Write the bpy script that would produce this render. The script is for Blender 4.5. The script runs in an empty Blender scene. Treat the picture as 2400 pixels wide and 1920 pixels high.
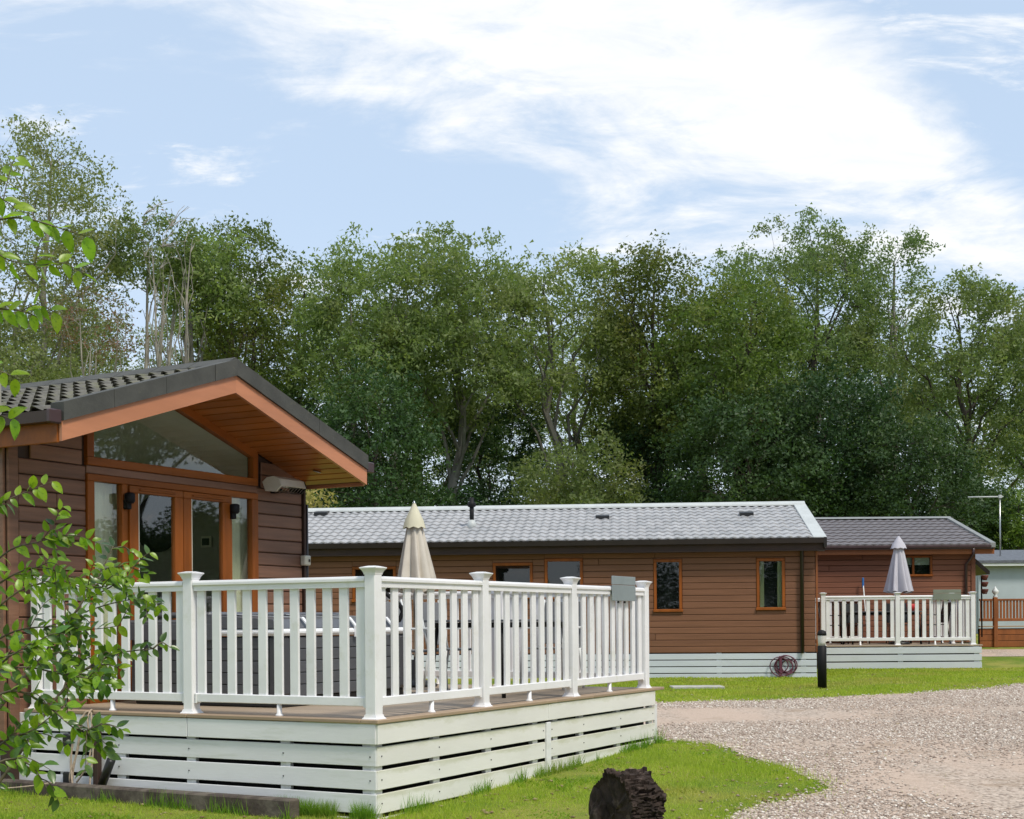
import bpy, bmesh, math, random
import numpy as np
from mathutils import Vector, Matrix, noise
from mathutils.geometry import delaunay_2d_cdt
R_ = math.radians
rnd = random.Random(7)
SC = bpy.context.scene
COL = SC.collection

# ------------------------------------------------------------------ camera
EYE = 1.464
FD = 2936.6                      # focal length in pixels of a 2156 px wide picture
cam = bpy.data.cameras.new('camera'); camo = bpy.data.objects.new('camera', cam); COL.objects.link(camo)
cam.lens = 49.04; cam.sensor_width = 36; cam.shift_y = 0.2067; cam.clip_end = 3000
camo.matrix_world = Matrix.Translation((0, 0, EYE)) @ Matrix.Rotation(R_(90), 4, 'X') @ Matrix.Rotation(-0.0075, 4, 'Z')
SC.camera = camo
# ------------------------------------------------------------------ sun, sky, exposure
SUN_AZ, SUN_EL = 140.0, 56.0      # azimuth from +Y towards +X
sd = Vector((math.sin(R_(SUN_AZ)) * math.cos(R_(SUN_EL)), math.cos(R_(SUN_AZ)) * math.cos(R_(SUN_EL)), math.sin(R_(SUN_EL))))
sl = bpy.data.lights.new('sun', 'SUN'); so = bpy.data.objects.new('sun', sl); COL.objects.link(so)
sl.energy = 2.0; sl.angle = R_(12); sl.color = (1, .93, .80)
so.rotation_euler = sd.to_track_quat('Z', 'Y').to_euler()
SC.view_settings.view_transform = 'Standard'; SC.view_settings.look = 'None'
SC.view_settings.exposure = 0.60; SC.view_settings.gamma = 1; SC.view_settings.use_curve_mapping = False
SC.cycles.max_bounces = 6; SC.cycles.transparent_max_bounces = 8
SC.cycles.diffuse_bounces = 3; SC.cycles.glossy_bounces = 3; SC.cycles.transmission_bounces = 4

class NT:
    """tiny node-tree helper"""
    def __init__(s, tree):
        s.t = tree; s.n = tree.nodes; s.l = tree.links
    def node(s, typ, **kw):
        n = s.n.new(typ)
        for k, v in kw.items(): setattr(n, k, v)
        return n
    def put(s, sock, v):
        if isinstance(v, bpy.types.NodeSocket): s.l.new(v, sock)
        elif v is not None: sock.default_value = v
    def math(s, op, a, b=None, c=None, clamp=False):
        n = s.node('ShaderNodeMath', operation=op, use_clamp=clamp)
        s.put(n.inputs[0], a); s.put(n.inputs[1], b); s.put(n.inputs[2], c)
        return n.outputs[0]
    def sstep(s, v, a, b):
        n = s.node('ShaderNodeMapRange', interpolation_type='SMOOTHSTEP')
        s.put(n.inputs[0], v); n.inputs[1].default_value = a; n.inputs[2].default_value = b
        return n.outputs[0]
    def mix(s, f, a, b, mode='MIX'):
        n = s.node('ShaderNodeMix', data_type='RGBA', blend_type=mode)
        s.put(n.inputs[0], f)
        for i, v in ((6, a), (7, b)):
            if isinstance(v, tuple) and len(v) == 3: v = v + (1,)
            s.put(n.inputs[i], v)
        return n.outputs[2]
    def noise(s, vec, scale, detail=4, rough=.55, dist=0.0):
        n = s.node('ShaderNodeTexNoise'); s.put(n.inputs['Vector'], vec)
        n.inputs['Scale'].default_value = scale; n.inputs['Detail'].default_value = detail
        n.inputs['Roughness'].default_value = rough; n.inputs['Distortion'].default_value = dist
        return n.outputs[0]
    def mapping(s, vec, scale=(1, 1, 1), loc=(0, 0, 0), rot=(0, 0, 0)):
        n = s.node('ShaderNodeMapping'); s.put(n.inputs[0], vec)
        n.inputs[1].default_value = loc; n.inputs[2].default_value = rot; n.inputs[3].default_value = scale
        return n.outputs[0]

world = bpy.data.worlds.new('World'); SC.world = world; world.use_nodes = True
W = NT(world.node_tree); W.n.clear()
sky = W.node('ShaderNodeTexSky', sky_type='NISHITA'); sky.sun_disc = False
sky.sun_elevation = R_(SUN_EL); sky.sun_rotation = R_(SUN_AZ); sky.altitude = 50
sky.air_density = 1.0; sky.dust_density = 1.2; sky.ozone_density = 1.0
tc = W.node('ShaderNodeTexCoord'); gen = tc.outputs['Generated']
def pdir(x, y):
    return Vector((x - 1078, FD, 1308 - y)).normalized()
def dist_to(p, q, side):
    n = pdir(*p).cross(pdir(*q)).normalized()
    if n.dot(pdir(*side)) < 0: n = -n
    d = W.node('ShaderNodeVectorMath', operation='DOT_PRODUCT'); W.put(d.inputs[0], gen); d.inputs[1].default_value = n
    return d.outputs['Value']
sep = W.node('ShaderNodeSeparateXYZ'); W.put(sep.inputs[0], gen)
zz = W.math('ADD', W.math('MAXIMUM', sep.outputs[2], 0), .22)
pl = W.node('ShaderNodeCombineXYZ')
W.put(pl.inputs[0], W.math('DIVIDE', sep.outputs[0], zz)); W.put(pl.inputs[1], W.math('DIVIDE', sep.outputs[1], zz)); W.put(pl.inputs[2], 0.0)
pv = W.mapping(pl.outputs[0], scale=(1.1, 1.5, 1), loc=(2.3, .7, 0), rot=(0, 0, .6))
n1 = W.noise(pv, 2.6, 9, .62, .5)
n2 = W.noise(W.mapping(pl.outputs[0], scale=(1, 2.2, 1), loc=(5, 2, 0), rot=(0, 0, -.5)), 6.0, 9, .66, .6)
dA = dist_to((150, -20), (1700, 540), (1200, 100))
dB = dist_to((1690, -20), (2300, 470), (1200, 100))
sA = W.sstep(W.math('ADD', W.math('ADD', dA, W.math('MULTIPLY', W.math('SUBTRACT', n1, .5), .46)), W.math('MULTIPLY', W.math('SUBTRACT', n2, .5), .12)), -.055, .085)
sB = W.sstep(W.math('ADD', dB, W.math('MULTIPLY', W.math('SUBTRACT', n1, .52), .16)), -.012, .035)
band = W.math('MULTIPLY', sA, sB)
wisp = W.math('MULTIPLY', W.sstep(W.math('ADD', W.math('MULTIPLY', n1, .45), W.math('MULTIPLY', n2, .55)), .505, .66), .8)
dens = W.math('MAXIMUM', band, wisp)
dens = W.math('MULTIPLY', dens, W.math('ADD', .74, W.math('MULTIPLY', n2, .5)), clamp=True)
low = W.sstep(sep.outputs[2], .30, -.02)                          # pale air towards the horizon
blue = W.mix(.72, sky.outputs[0], (4.45, 5.5, 6.85))
blue = W.mix(W.math('MULTIPLY', low, .55), blue, (6.3, 6.8, 7.2))
cl = W.mix(n2, (5.9, 6.15, 6.45), (7.5, 7.5, 7.5))
bg = W.node('ShaderNodeBackground'); W.put(bg.inputs[0], W.mix(dens, blue, cl)); bg.inputs[1].default_value = 0.10
ow = W.node('ShaderNodeOutputWorld'); W.l.new(bg.outputs[0], ow.inputs[0])

# ------------------------------------------------------------------ materials
MATS = {}
def material(name, col, rough=.6, var=.15, vscale=3.0, stretch=(1, 1, 1), bump=0.0, bscale=30.0, spec=.5, metal=0.0,
             col2=None, c2scale=2.0, c2amt=.5, c2rng=(.45, .65), rnd_amt=0.0, coat=0.0, c2stretch=None, bstretch=None):
    m = bpy.data.materials.new(name); m.use_nodes = True
    N = NT(m.node_tree); b = N.n['Principled BSDF']
    t = N.node('ShaderNodeTexCoord'); oi = N.node('ShaderNodeObjectInfo')
    sh = N.node('ShaderNodeVectorMath', operation='ADD'); N.put(sh.inputs[0], t.outputs['Object'])
    cm = N.node('ShaderNodeCombineXYZ')
    for i, k in enumerate((37.0, 91.0, 17.0)): N.put(cm.inputs[i], N.math('MULTIPLY', oi.outputs['Random'], k))
    N.put(sh.inputs[1], cm.outputs[0]); V = sh.outputs[0]
    v = N.noise(N.mapping(V, scale=stretch), vscale, 5, .6)
    lo = tuple(c * (1 - var) for c in col); hi = tuple(min(1, c * (1 + var)) for c in col)
    c = N.mix(N.sstep(v, .3, .7), lo, hi)
    if col2:
        w = N.noise(N.mapping(V, scale=c2stretch or stretch), c2scale, 5, .65)
        c = N.mix(N.math('MULTIPLY', N.sstep(w, *c2rng), c2amt), c, col2)
    if rnd_amt:
        c = N.mix(1.0, c, N.node('ShaderNodeCombineColor').outputs[0], 'MULTIPLY') if False else c
        hs = N.node('ShaderNodeHueSaturation'); N.put(hs.inputs['Color'], c)
        N.put(hs.inputs['Value'], N.math('ADD', 1 - rnd_amt / 2, N.math('MULTIPLY', oi.outputs['Random'], rnd_amt)))
        c = hs.outputs[0]
    N.put(b.inputs['Base Color'], c)
    N.put(b.inputs['Roughness'], N.math('ADD', rough - .06, N.math('MULTIPLY', v, .12)))
    b.inputs['Specular IOR Level'].default_value = spec; b.inputs['Metallic'].default_value = metal
    b.inputs['Coat Weight'].default_value = coat
    if bump:
        bp = N.node('ShaderNodeBump'); bp.inputs['Strength'].default_value = bump; bp.inputs['Distance'].default_value = .01
        N.put(bp.inputs['Height'], N.noise(N.mapping(V, scale=bstretch or stretch), bscale, 4, .6)); N.l.new(bp.outputs[0], b.inputs['Normal'])
    MATS[name] = m; return m

M = MATS
material('white_pvc', (.82, .815, .83), .33, .05, 2.0, bump=.03, bscale=8, col2=(.56, .57, .44), c2scale=5, c2amt=.35, c2rng=(.55, .75))
material('white_board', (.78, .775, .785), .55, .05, 2.5, stretch=(.3, 1, 1), bump=.12, bscale=50, col2=(.50, .52, .42), c2scale=3.5, c2amt=.45, c2rng=(.5, .72), rnd_amt=.06, c2stretch=(.35, 1, 2.5), bstretch=(.2, 1, 1))
material('algae_board', (.78, .765, .73), .55, .05, 2.5, stretch=(.3, 1, 1), bump=.12, bscale=50, rnd_amt=.05, bstretch=(.2, 1, 1))
def algae():
    m = MATS['algae_board']; N = NT(m.node_tree); b = N.n['Principled BSDF']; src_ = b.inputs['Base Color'].links[0].from_socket
    t = N.node('ShaderNodeTexCoord'); sx = N.node('ShaderNodeSeparateXYZ'); N.put(sx.inputs[0], t.outputs['Object'])
    nz = N.noise(N.mapping(N.node('ShaderNodeNewGeometry').outputs['Position'], scale=(1, 1, 3)), 2.6, 6, .7)
    m_ = N.sstep(N.math('ADD', sx.outputs[2], N.math('MULTIPLY', N.math('SUBTRACT', nz, .5), .16)), .022, .075)
    N.put(b.inputs['Base Color'], N.mix(N.math('MULTIPLY', m_, .36), src_, (.36, .36, .13)))
algae()
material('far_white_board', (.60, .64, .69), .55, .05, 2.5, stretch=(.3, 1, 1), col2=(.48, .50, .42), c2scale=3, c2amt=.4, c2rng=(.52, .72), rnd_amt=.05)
material('brown_siding', (.225, .112, .070), .48, .16, 6.0, stretch=(.18, 1, 2.5), bump=.35, bscale=28, spec=.45, rnd_amt=.14, bstretch=(.12, 1, 1.6), col2=(.10, .052, .035), c2scale=2.2, c2amt=.5)
material('tan_siding', (.205, .094, .052), .62, .12, 5.0, stretch=(.15, 1, 2.5), bump=.25, bscale=26, spec=.3, rnd_amt=.13, bstretch=(.12, 1, 1.6))
material('red_siding', (.215, .086, .050), .62, .12, 5.0, stretch=(.15, 1, 2.5), bump=.25, bscale=26, spec=.3, rnd_amt=.12, bstretch=(.12, 1, 1.6))
material('orange_frame', (.27, .075, .010), .42, .22, 7.0, stretch=(1, 1, .12), bump=.06, bscale=40, spec=.3)
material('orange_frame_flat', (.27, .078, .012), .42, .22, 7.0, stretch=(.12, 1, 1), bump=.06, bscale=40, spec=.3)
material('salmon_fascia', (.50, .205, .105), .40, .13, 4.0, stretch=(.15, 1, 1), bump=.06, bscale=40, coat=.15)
material('soffit_board', (.38, .118, .022), .36, .18, 6.0, stretch=(.12, 1, 1), rnd_amt=.16, coat=.15)
material('far_orange', (.27, .085, .02), .5, .1)
material('verge_grey', (.060, .060, .053), .7, .18, 5.0, bump=.25, bscale=35, col2=(.16, .16, .10), c2scale=9, c2amt=.4, c2rng=(.62, .75))
material('tile_moss', (.115, .108, .090), .75, .30, 8.0, bump=.5, bscale=40, col2=(.13, .135, .045), c2scale=5, c2amt=.5, c2rng=(.48, .68), rnd_amt=.35)
material('tile_grey', (.40, .395, .40), .34, .10, 5.0, bump=.1, bscale=30, spec=.55, col2=(.22, .23, .24), c2scale=1.5, c2amt=.5, rnd_amt=.16)
material('tile_brown', (.155, .140, .145), .55, .14, 5.0, bump=.1, bscale=30, spec=.4, rnd_amt=.1)
material('slate_roof', (.12, .13, .15), .7, .25, 9.0, stretch=(1, 1, 2), bump=.3)
material('ridge_pale', (.50, .52, .51), .5, .07)
material('ridge_grey', (.24, .25, .245), .6, .1)
material('dark_gutter', (.020, .014, .012), .35, .15)
material('brown_gutter', (.055, .030, .032), .35, .15)
material('dark_brown', (.045, .022, .014), .6, .2)
material('shade_black', (.006, .006, .006), .9, .1)  # near-black colour standing in for shade behind gaps, panes and tiles
material('interior_wall', (.34, .33, .28), .9, .05)
material('interior_ceiling', (.85, .83, .77), .9, .05)
material('interior_floor', (.40, .36, .30), .6, .1)
material('curtain', (.84, .82, .58), .9, .06, 8, stretch=(8, 8, .3))
material('blind', (.68, .70, .58), .8, .04)
material('mirror_black', (.010, .012, .012), .2, .1)
material('deck_board', (.40, .315, .235), .62, .10, 5.0, stretch=(.15, 1, 1), bump=.15, bscale=40, rnd_amt=.14, col2=(.26, .21, .15), c2scale=2.5, c2amt=.4)
material('deck_edge', (.36, .26, .175), .6, .12, 6.0, stretch=(.15, 1, 1), bump=.1, rnd_amt=.1)
material('sleeper', (.075, .055, .045), .85, .3, 8.0, stretch=(.3, 1, 1), bump=.6, bscale=25, col2=(.16, .14, .11), c2scale=4, c2amt=.6)
material('tub_panel', (.085, .090, .100), .5, .12, 5.0, stretch=(.2, 1, 1), bump=.2, bscale=30, rnd_amt=.1)
material('tub_corner', (.060, .062, .070), .45, .1)
material('tub_shell', (.80, .81, .82), .15, .03)
material('tub_cover', (.105, .108, .120), .38, .12, 4.0, bump=.2, bscale=12)
material('black_plastic', (.012, .012, .013), .4, .1)
material('black_metal', (.008, .008, .009), .6, .1, spec=.25)
material('steel', (.45, .45, .45), .3, .05, metal=1.0)
material('beige_fabric', (.60, .55, .475), .9, .07, 4.0, bump=.2, bscale=60)
material('cream_fabric', (.60, .57, .43), .9, .07, 4.0)
material('lilac_fabric', (.52, .505, .56), .9, .06, 4.0, bump=.15, bscale=60)
material('grey_board', (.22, .26, .27), .5, .10, 3.0)
material('sage_board', (.20, .225, .18), .5, .10, 3.0)
material('cream_plastic', (.60, .57, .46), .5, .05)
material('lamp_cream', (.58, .54, .46), .4, .08)
material('brown_fence', (.27, .085, .020), .6, .2, 6.0, stretch=(1, 1, .2), rnd_amt=.2)
material('white_render', (.46, .52, .57), .7, .04)
material('white_paint', (.70, .72, .72), .5, .05)
material('grey_fabric', (.16, .165, .175), .9, .1)
material('rope', (.42, .33, .25), .9, .2, 30)
material('hose', (.12, .03, .055), .45, .15)
material('blue_plastic', (.03, .16, .45), .5, .1)
material('red_plastic', (.5, .03, .03), .5, .1)
material('concrete', (.42, .41, .37), .85, .15, 6, bump=.3)
material('lens_plastic', (.66, .64, .62), .25, .06)
material('terracotta', (.16, .05, .04), .8, .2)
material('bark_dark', (.055, .044, .034), .9, .35, 3.0, stretch=(1, 1, .3), bump=.6, bscale=8)
material('bark_grey', (.135, .125, .105), .9, .35, 2.0, stretch=(1, 1, .4), bump=.5, bscale=8, col2=(.24, .24, .20), c2scale=1.5, c2amt=.5)
material('bark_pale', (.24, .215, .18), .85, .4, 2.5, stretch=(1, 1, .5), bump=.4, bscale=8)
material('twig_green', (.10, .085, .05), .8, .3, 20)
material('log_bark', (.034, .023, .018), .85, .5, 14.0, bump=.8, bscale=40, col2=(.17, .125, .105), c2scale=9, c2amt=.55, c2rng=(.54, .68), spec=.25)

def glass_mat(name, tint, refl=1.0, clear=.9):
    m = bpy.data.materials.new(name); m.use_nodes = True; N = NT(m.node_tree); N.n.clear()
    tr = N.node('ShaderNodeBsdfTransparent'); tr.inputs[0].default_value = tint + (1,)
    gl = N.node('ShaderNodeBsdfGlossy'); gl.inputs['Roughness'].default_value = .015
    fr = N.node('ShaderNodeFresnel'); fr.inputs[0].default_value = 1.52
    f = N.math('ADD', N.math('MULTIPLY', fr.outputs[0], 1.5 * refl), .03 * refl, clamp=True)
    f = N.math('MULTIPLY', f, N.math('SUBTRACT', 1.0, N.node('ShaderNodeNewGeometry').outputs['Backfacing']))
    mx = N.node('ShaderNodeMixShader'); N.put(mx.inputs[0], f); N.l.new(tr.outputs[0], mx.inputs[1]); N.l.new(gl.outputs[0], mx.inputs[2])
    o = N.node('ShaderNodeOutputMaterial'); N.l.new(mx.outputs[0], o.inputs[0]); M[name] = m
glass_mat('glass', (.93, .96, .94), 1.3)
glass_mat('far_glass', (.75, .80, .78), .9)

def leaf_mat(name, c1, c2, trans=.35, c3=None, rough=.5, spec=.3, sc=.35):
    m = bpy.data.materials.new(name); m.use_nodes = True; N = NT(m.node_tree); b = N.n['Principled BSDF']
    g = N.node('ShaderNodeNewGeometry'); t = N.node('ShaderNodeTexCoord')
    r = g.outputs['Random Per Island']
    c = N.mix(r, c1, c2)
    if c3: c = N.mix(N.math('MULTIPLY', N.sstep(N.noise(t.outputs['Object'], sc, 3), .5, .68), .8), c, c3)
    oi = N.node('ShaderNodeObjectInfo'); hs = N.node('ShaderNodeHueSaturation'); N.put(hs.inputs['Color'], c)
    N.put(hs.inputs['Hue'], N.math('ADD', .485, N.math('MULTIPLY', oi.outputs['Random'], .03)))
    N.put(hs.inputs['Value'], N.math('ADD', .84, N.math('MULTIPLY', N.math('FRACT', N.math('MULTIPLY', oi.outputs['Random'], 7.3)), .34)))
    c = hs.outputs[0]
    N.put(b.inputs['Base Color'], c); b.inputs['Roughness'].default_value = rough; b.inputs['Specular IOR Level'].default_value = spec
    tl = N.node('ShaderNodeBsdfTranslucent'); N.put(tl.inputs[0], N.mix(1.0, c, (1.25, 1.35, .7), 'MULTIPLY'))
    mx = N.node('ShaderNodeMixShader'); mx.inputs[0].default_value = trans
    N.l.new(b.outputs[0], mx.inputs[1]); N.l.new(tl.outputs[0], mx.inputs[2])
    N.l.new(mx.outputs[0], N.n['Material Output'].inputs[0]); M[name] = m
leaf_mat('leaf_oak', (.075, .118, .026), (.135, .180, .042), .42, (.19, .20, .05))
leaf_mat('leaf_dark', (.028, .062, .022), (.060, .110, .036), .28, (.07, .12, .03))
leaf_mat('leaf_ash', (.15, .215, .068), (.25, .31, .12), .50, (.26, .29, .12))
leaf_mat('leaf_mid', (.12, .175, .062), (.205, .255, .10), .48, (.22, .24, .09))
leaf_mat('leaf_birch', (.155, .185, .065), (.25, .265, .11), .46, (.27, .26, .11))
leaf_mat('leaf_rowan', (.13, .14, .06), (.26, .14, .09), .35, (.15, .17, .06))
leaf_mat('leaf_yellow', (.20, .19, .05), (.34, .26, .09), .4)
leaf_mat('leaf_lime', (.09, .16, .03), (.17, .24, .05), .4)
leaf_mat('leaf_near', (.17, .31, .016), (.31, .46, .035), .52, (.08, .17, .02), rough=.33, spec=.55, sc=4.0)
leaf_mat('leaf_near_dark', (.045, .11, .025), (.12, .23, .03), .38, (.03, .08, .03), rough=.28, spec=.6, sc=4.0)
leaf_mat('grass_blade', (.26, .36, .035), (.44, .50, .07), .45, (.46, .42, .12), rough=.55, sc=.5)
leaf_mat('grass_blade_green', (.12, .25, .020), (.22, .36, .035), .45, (.26, .30, .05), rough=.55, sc=.5)
leaf_mat('dead_leaf', (.20, .11, .05), (.42, .34, .18), .1)

def ground_mat(name, kind):
    m = bpy.data.materials.new(name); m.use_nodes = True; N = NT(m.node_tree); b = N.n['Principled BSDF']
    P = N.node('ShaderNodeNewGeometry').outputs['Position']
    if kind == 'lawn':
        a = N.noise(P, .9, 6, .6); f = N.noise(P, 24, 5, .7); h = N.noise(P, 90, 3, .7)
        c = N.mix(N.sstep(a, .38, .62), (.15, .24, .026), (.36, .35, .08))
        c = N.mix(N.math('MULTIPLY', N.sstep(N.noise(P, 2.2, 4, .7), .56, .70), .55), c, (.30, .23, .11))
        c = N.mix(N.math('MULTIPLY', N.sstep(f, .5, .75), .6), c, (.19, .17, .055))
        c = N.mix(N.math('MULTIPLY', N.sstep(h, .45, .75), .5), c, (.05, .09, .012))
        hgt = N.math('ADD', N.math('MULTIPLY', f, .5), h); st, dist = .8, .03
    else:
        a = N.noise(N.mapping(P, scale=(1, .35, 1), rot=(0, 0, .25)), .8, 5, .6); 
        vo = N.node('ShaderNodeTexVoronoi'); N.put(vo.inputs['Vector'], P); vo.inputs['Scale'].default_value = 38
        f = N.noise(P, 6, 6, .75)
        sepc = N.node('ShaderNodeSeparateColor'); N.put(sepc.inputs[0], vo.outputs['Color'])
        c = N.mix(sepc.outputs[0], (.36, .285, .23), (.60, .50, .42))
        c = N.mix(N.math('MULTIPLY', N.sstep(sepc.outputs[1], .80, .9), .75), c, (.13, .10, .08))
        c = N.mix(N.math('MULTIPLY', N.sstep(a, .40, .58), .75), c, (.52, .40, .32))
        c = N.mix(N.math('MULTIPLY', N.sstep(f, .56, .78), .55), c, (.29, .215, .155))
        dm = N.math('MULTIPLY', N.sstep(N.noise(P, .9, 5, .7), .54, .66), .6)
        c = N.mix(dm, c, (.30, .22, .155))
        hgt = N.math('SUBTRACT', N.math('MULTIPLY', f, .8), N.math('MULTIPLY', vo.outputs['Distance'], .8)); st, dist = .5, .02
    N.put(b.inputs['Base Color'], c); b.inputs['Roughness'].default_value = .95; b.inputs['Specular IOR Level'].default_value = .15
    bp = N.node('ShaderNodeBump'); bp.inputs['Strength'].default_value = st; bp.inputs['Distance'].default_value = dist
    N.put(bp.inputs['Height'], hgt); N.l.new(bp.outputs[0], b.inputs['Normal']); M[name] = m
ground_mat('lawn', 'lawn'); ground_mat('gravel', 'gravel')
material('stone', (.47, .425, .38), .85, .22, 9, rnd_amt=.4)
def stone_mat():
    m = bpy.data.materials.new('stones'); m.use_nodes = True; N = NT(m.node_tree); b = N.n['Principled BSDF']
    r = N.node('ShaderNodeNewGeometry').outputs['Random Per Island']
    cr = N.node('ShaderNodeValToRGB'); N.put(cr.inputs[0], r); e = cr.color_ramp.elements
    e[0].color = (.20, .15, .12, 1); e[1].color = (.80, .75, .68, 1); e[1].position = 1
    for p, c in ((.10, (.33, .25, .20, 1)), (.5, (.49, .40, .335, 1)), (.8, (.60, .515, .44, 1))):
        x = e.new(p); x.color = c
    N.put(b.inputs['Base Color'], cr.outputs[0]); b.inputs['Roughness'].default_value = .85; M['stones'] = m
stone_mat()

# ------------------------------------------------------------------ object helpers
def tag(o, label=None, cat=None, group=None, kind=None):
    if label: o['label'] = label
    if cat: o['category'] = cat
    if group: o['group'] = group
    if kind: o['kind'] = kind
    return o
POS = {}
class Thing:
    """an Empty at the thing's base; parts are given in the frame's coordinates"""
    def __init__(s, name, base, label, cat, group=None, org=(0, 0, 0), ang=0.0):
        s.o = bpy.data.objects.new(name, None); COL.objects.link(s.o); s.o.empty_display_size = .2
        s.base = Vector(base); c, n = math.cos(ang), math.sin(ang)
        b = s.base
        s.o.location = (org[0] + b.x * c - b.y * n, org[1] + b.x * n + b.y * c, org[2] + b.z)
        s.o.rotation_euler = (0, 0, ang); tag(s.o, label, cat, group)
    def part(s, name, mesh, mat, loc=(0, 0, 0), rot=(0, 0, 0), parent=None, kind=None, label=None, scale=None):
        o = bpy.data.objects.new(name, mesh); COL.objects.link(o)
        if mat and not mesh.materials: mesh.materials.append(M[mat])
        elif mat and mesh.materials[0] is not M[mat]:
            o.material_slots[0].link = 'OBJECT'; o.material_slots[0].material = M[mat]
        p = Vector(loc); POS[o.name] = p
        if parent is None: o.parent = s.o; o.location = p - s.base
        else: o.parent = parent; o.location = p - POS[parent.name]
        o.rotation_euler = rot
        if scale: o.scale = scale
        if kind: o['kind'] = kind
        if label: o['label'] = label
        return o
def single(name, mesh, mat, loc, label, cat, group=None, rot=(0, 0, 0), kind=None):
    o = bpy.data.objects.new(name, mesh); COL.objects.link(o)
    if mat and not mesh.materials: mesh.materials.append(M[mat])
    o.location = loc; o.rotation_euler = rot
    return tag(o, label, cat, group, kind)

CB = {}
def cbox(sx, sy, sz, b=.004):
    """box with chamfered edges, centred"""
    k = (round(sx, 4), round(sy, 4), round(sz, 4), b)
    if k in CB: return CB[k]
    me = bpy.data.meshes.new('box'); bm = bmesh.new(); bmesh.ops.create_cube(bm, size=1)
    bmesh.ops.scale(bm, vec=(sx, sy, sz), verts=bm.verts)
    if b > 0: bmesh.ops.bevel(bm, geom=bm.edges[:], offset=min(b, sx * .4, sy * .4, sz * .4), segments=1, affect='EDGES')
    bm.to_mesh(me); bm.free(); CB[k] = me; return me
def mesh_py(verts, faces, smooth=False, name='shape'):
    me = bpy.data.meshes.new(name); me.from_pydata([tuple(v) for v in verts], [], faces); me.update()
    bm = bmesh.new(); bm.from_mesh(me); bmesh.ops.recalc_face_normals(bm, faces=bm.faces); bm.to_mesh(me); bm.free()
    if smooth: me.polygons.foreach_set('use_smooth', [True] * len(me.polygons))
    return me
def prism(poly, axis, a0, a1):
    """extrude a 2-D polygon along an axis: 'x' -> (y,z) profile, 'y' -> (x,z), 'z' -> (x,y)"""
    def P(p, a):
        return {'x': (a, p[0], p[1]), 'y': (p[0], a, p[1]), 'z': (p[0], p[1], a)}[axis]
    n = len(poly); v = [P(p, a0) for p in poly] + [P(p, a1) for p in poly]
    f = [list(range(n)), list(range(n, 2 * n))[::-1]] + [[i, (i + 1) % n, n + (i + 1) % n, n + i] for i in range(n)]
    return mesh_py(v, f)
def lathe(prof, seg=16, smooth=True):
    v = []; f = []
    for r, z in prof:
        for k in range(seg):
            a = 2 * math.pi * k / seg; v.append((r * math.cos(a), r * math.sin(a), z))
    for i in range(len(prof) - 1):
        for k in range(seg):
            f.append([i * seg + k, i * seg + (k + 1) % seg, (i + 1) * seg + (k + 1) % seg, (i + 1) * seg + k])
    f.append(list(range(seg))[::-1]); f.append([(len(prof) - 1) * seg + k for k in range(seg)])
    return mesh_py(v, f, smooth)
def tube_arrays(pts, rads, seg=6):
    pts = [Vector(p) for p in pts]; V = []; F = []
    up = Vector((.3, .2, 1)).normalized()
    for i, p in enumerate(pts):
        d = (pts[min(i + 1, len(pts) - 1)] - pts[max(i - 1, 0)]).normalized()
        a = d.cross(up)
        if a.length < .05: a = d.cross(Vector((1, 0, 0)))
        a.normalize(); b = d.cross(a)
        for k in range(seg):
            t = 2 * math.pi * k / seg; V.append(p + (a * math.cos(t) + b * math.sin(t)) * rads[i])
    for i in range(len(pts) - 1):
        for k in range(seg):
            F.append([i * seg + k, i * seg + (k + 1) % seg, (i + 1) * seg + (k + 1) % seg, (i + 1) * seg + k])
    return V, F
def tube(pts, r, seg=8, smooth=True):
    rads = r if isinstance(r, (list, tuple)) else [r] * len(pts)
    V, F = tube_arrays(pts, rads, seg); n = len(pts)
    F.append(list(range(seg))[::-1]); F.append([(n - 1) * seg + k for k in range(seg)])
    return mesh_py(V, F, smooth)
def smooth_path(pts, n=6):
    pts = [Vector(p) for p in pts]; out = []
    P = [pts[0]] + pts + [pts[-1]]
    for i in range(1, len(P) - 2):
        for k in range(n):
            t = k / n; p0, p1, p2, p3 = P[i - 1:i + 3]
            out.append(.5 * ((2 * p1) + (p2 - p0) * t + (2 * p0 - 5 * p1 + 4 * p2 - p3) * t * t + (3 * p1 - p0 - 3 * p2 + p3) * t ** 3))
    return out + [pts[-1]]
def np_mesh(name, V, F, mat=None, smooth=False):
    """V (n,3), F (m,k) of equal polygons"""
    me = bpy.data.meshes.new(name); V = np.asarray(V, np.float32); F = np.asarray(F, np.int32); k = F.shape[1]
    me.vertices.add(len(V)); me.vertices.foreach_set('co', V.ravel())
    me.loops.add(F.size); me.loops.foreach_set('vertex_index', F.ravel())
    me.polygons.add(len(F)); me.polygons.foreach_set('loop_start', np.arange(0, F.size, k, dtype=np.int32))
    me.polygons.foreach_set('loop_total', np.full(len(F), k, np.int32))
    if smooth: me.polygons.foreach_set('use_smooth', np.ones(len(F), bool))
    me.update(calc_edges=True)
    if mat: me.materials.append(M[mat])
    return me

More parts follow.
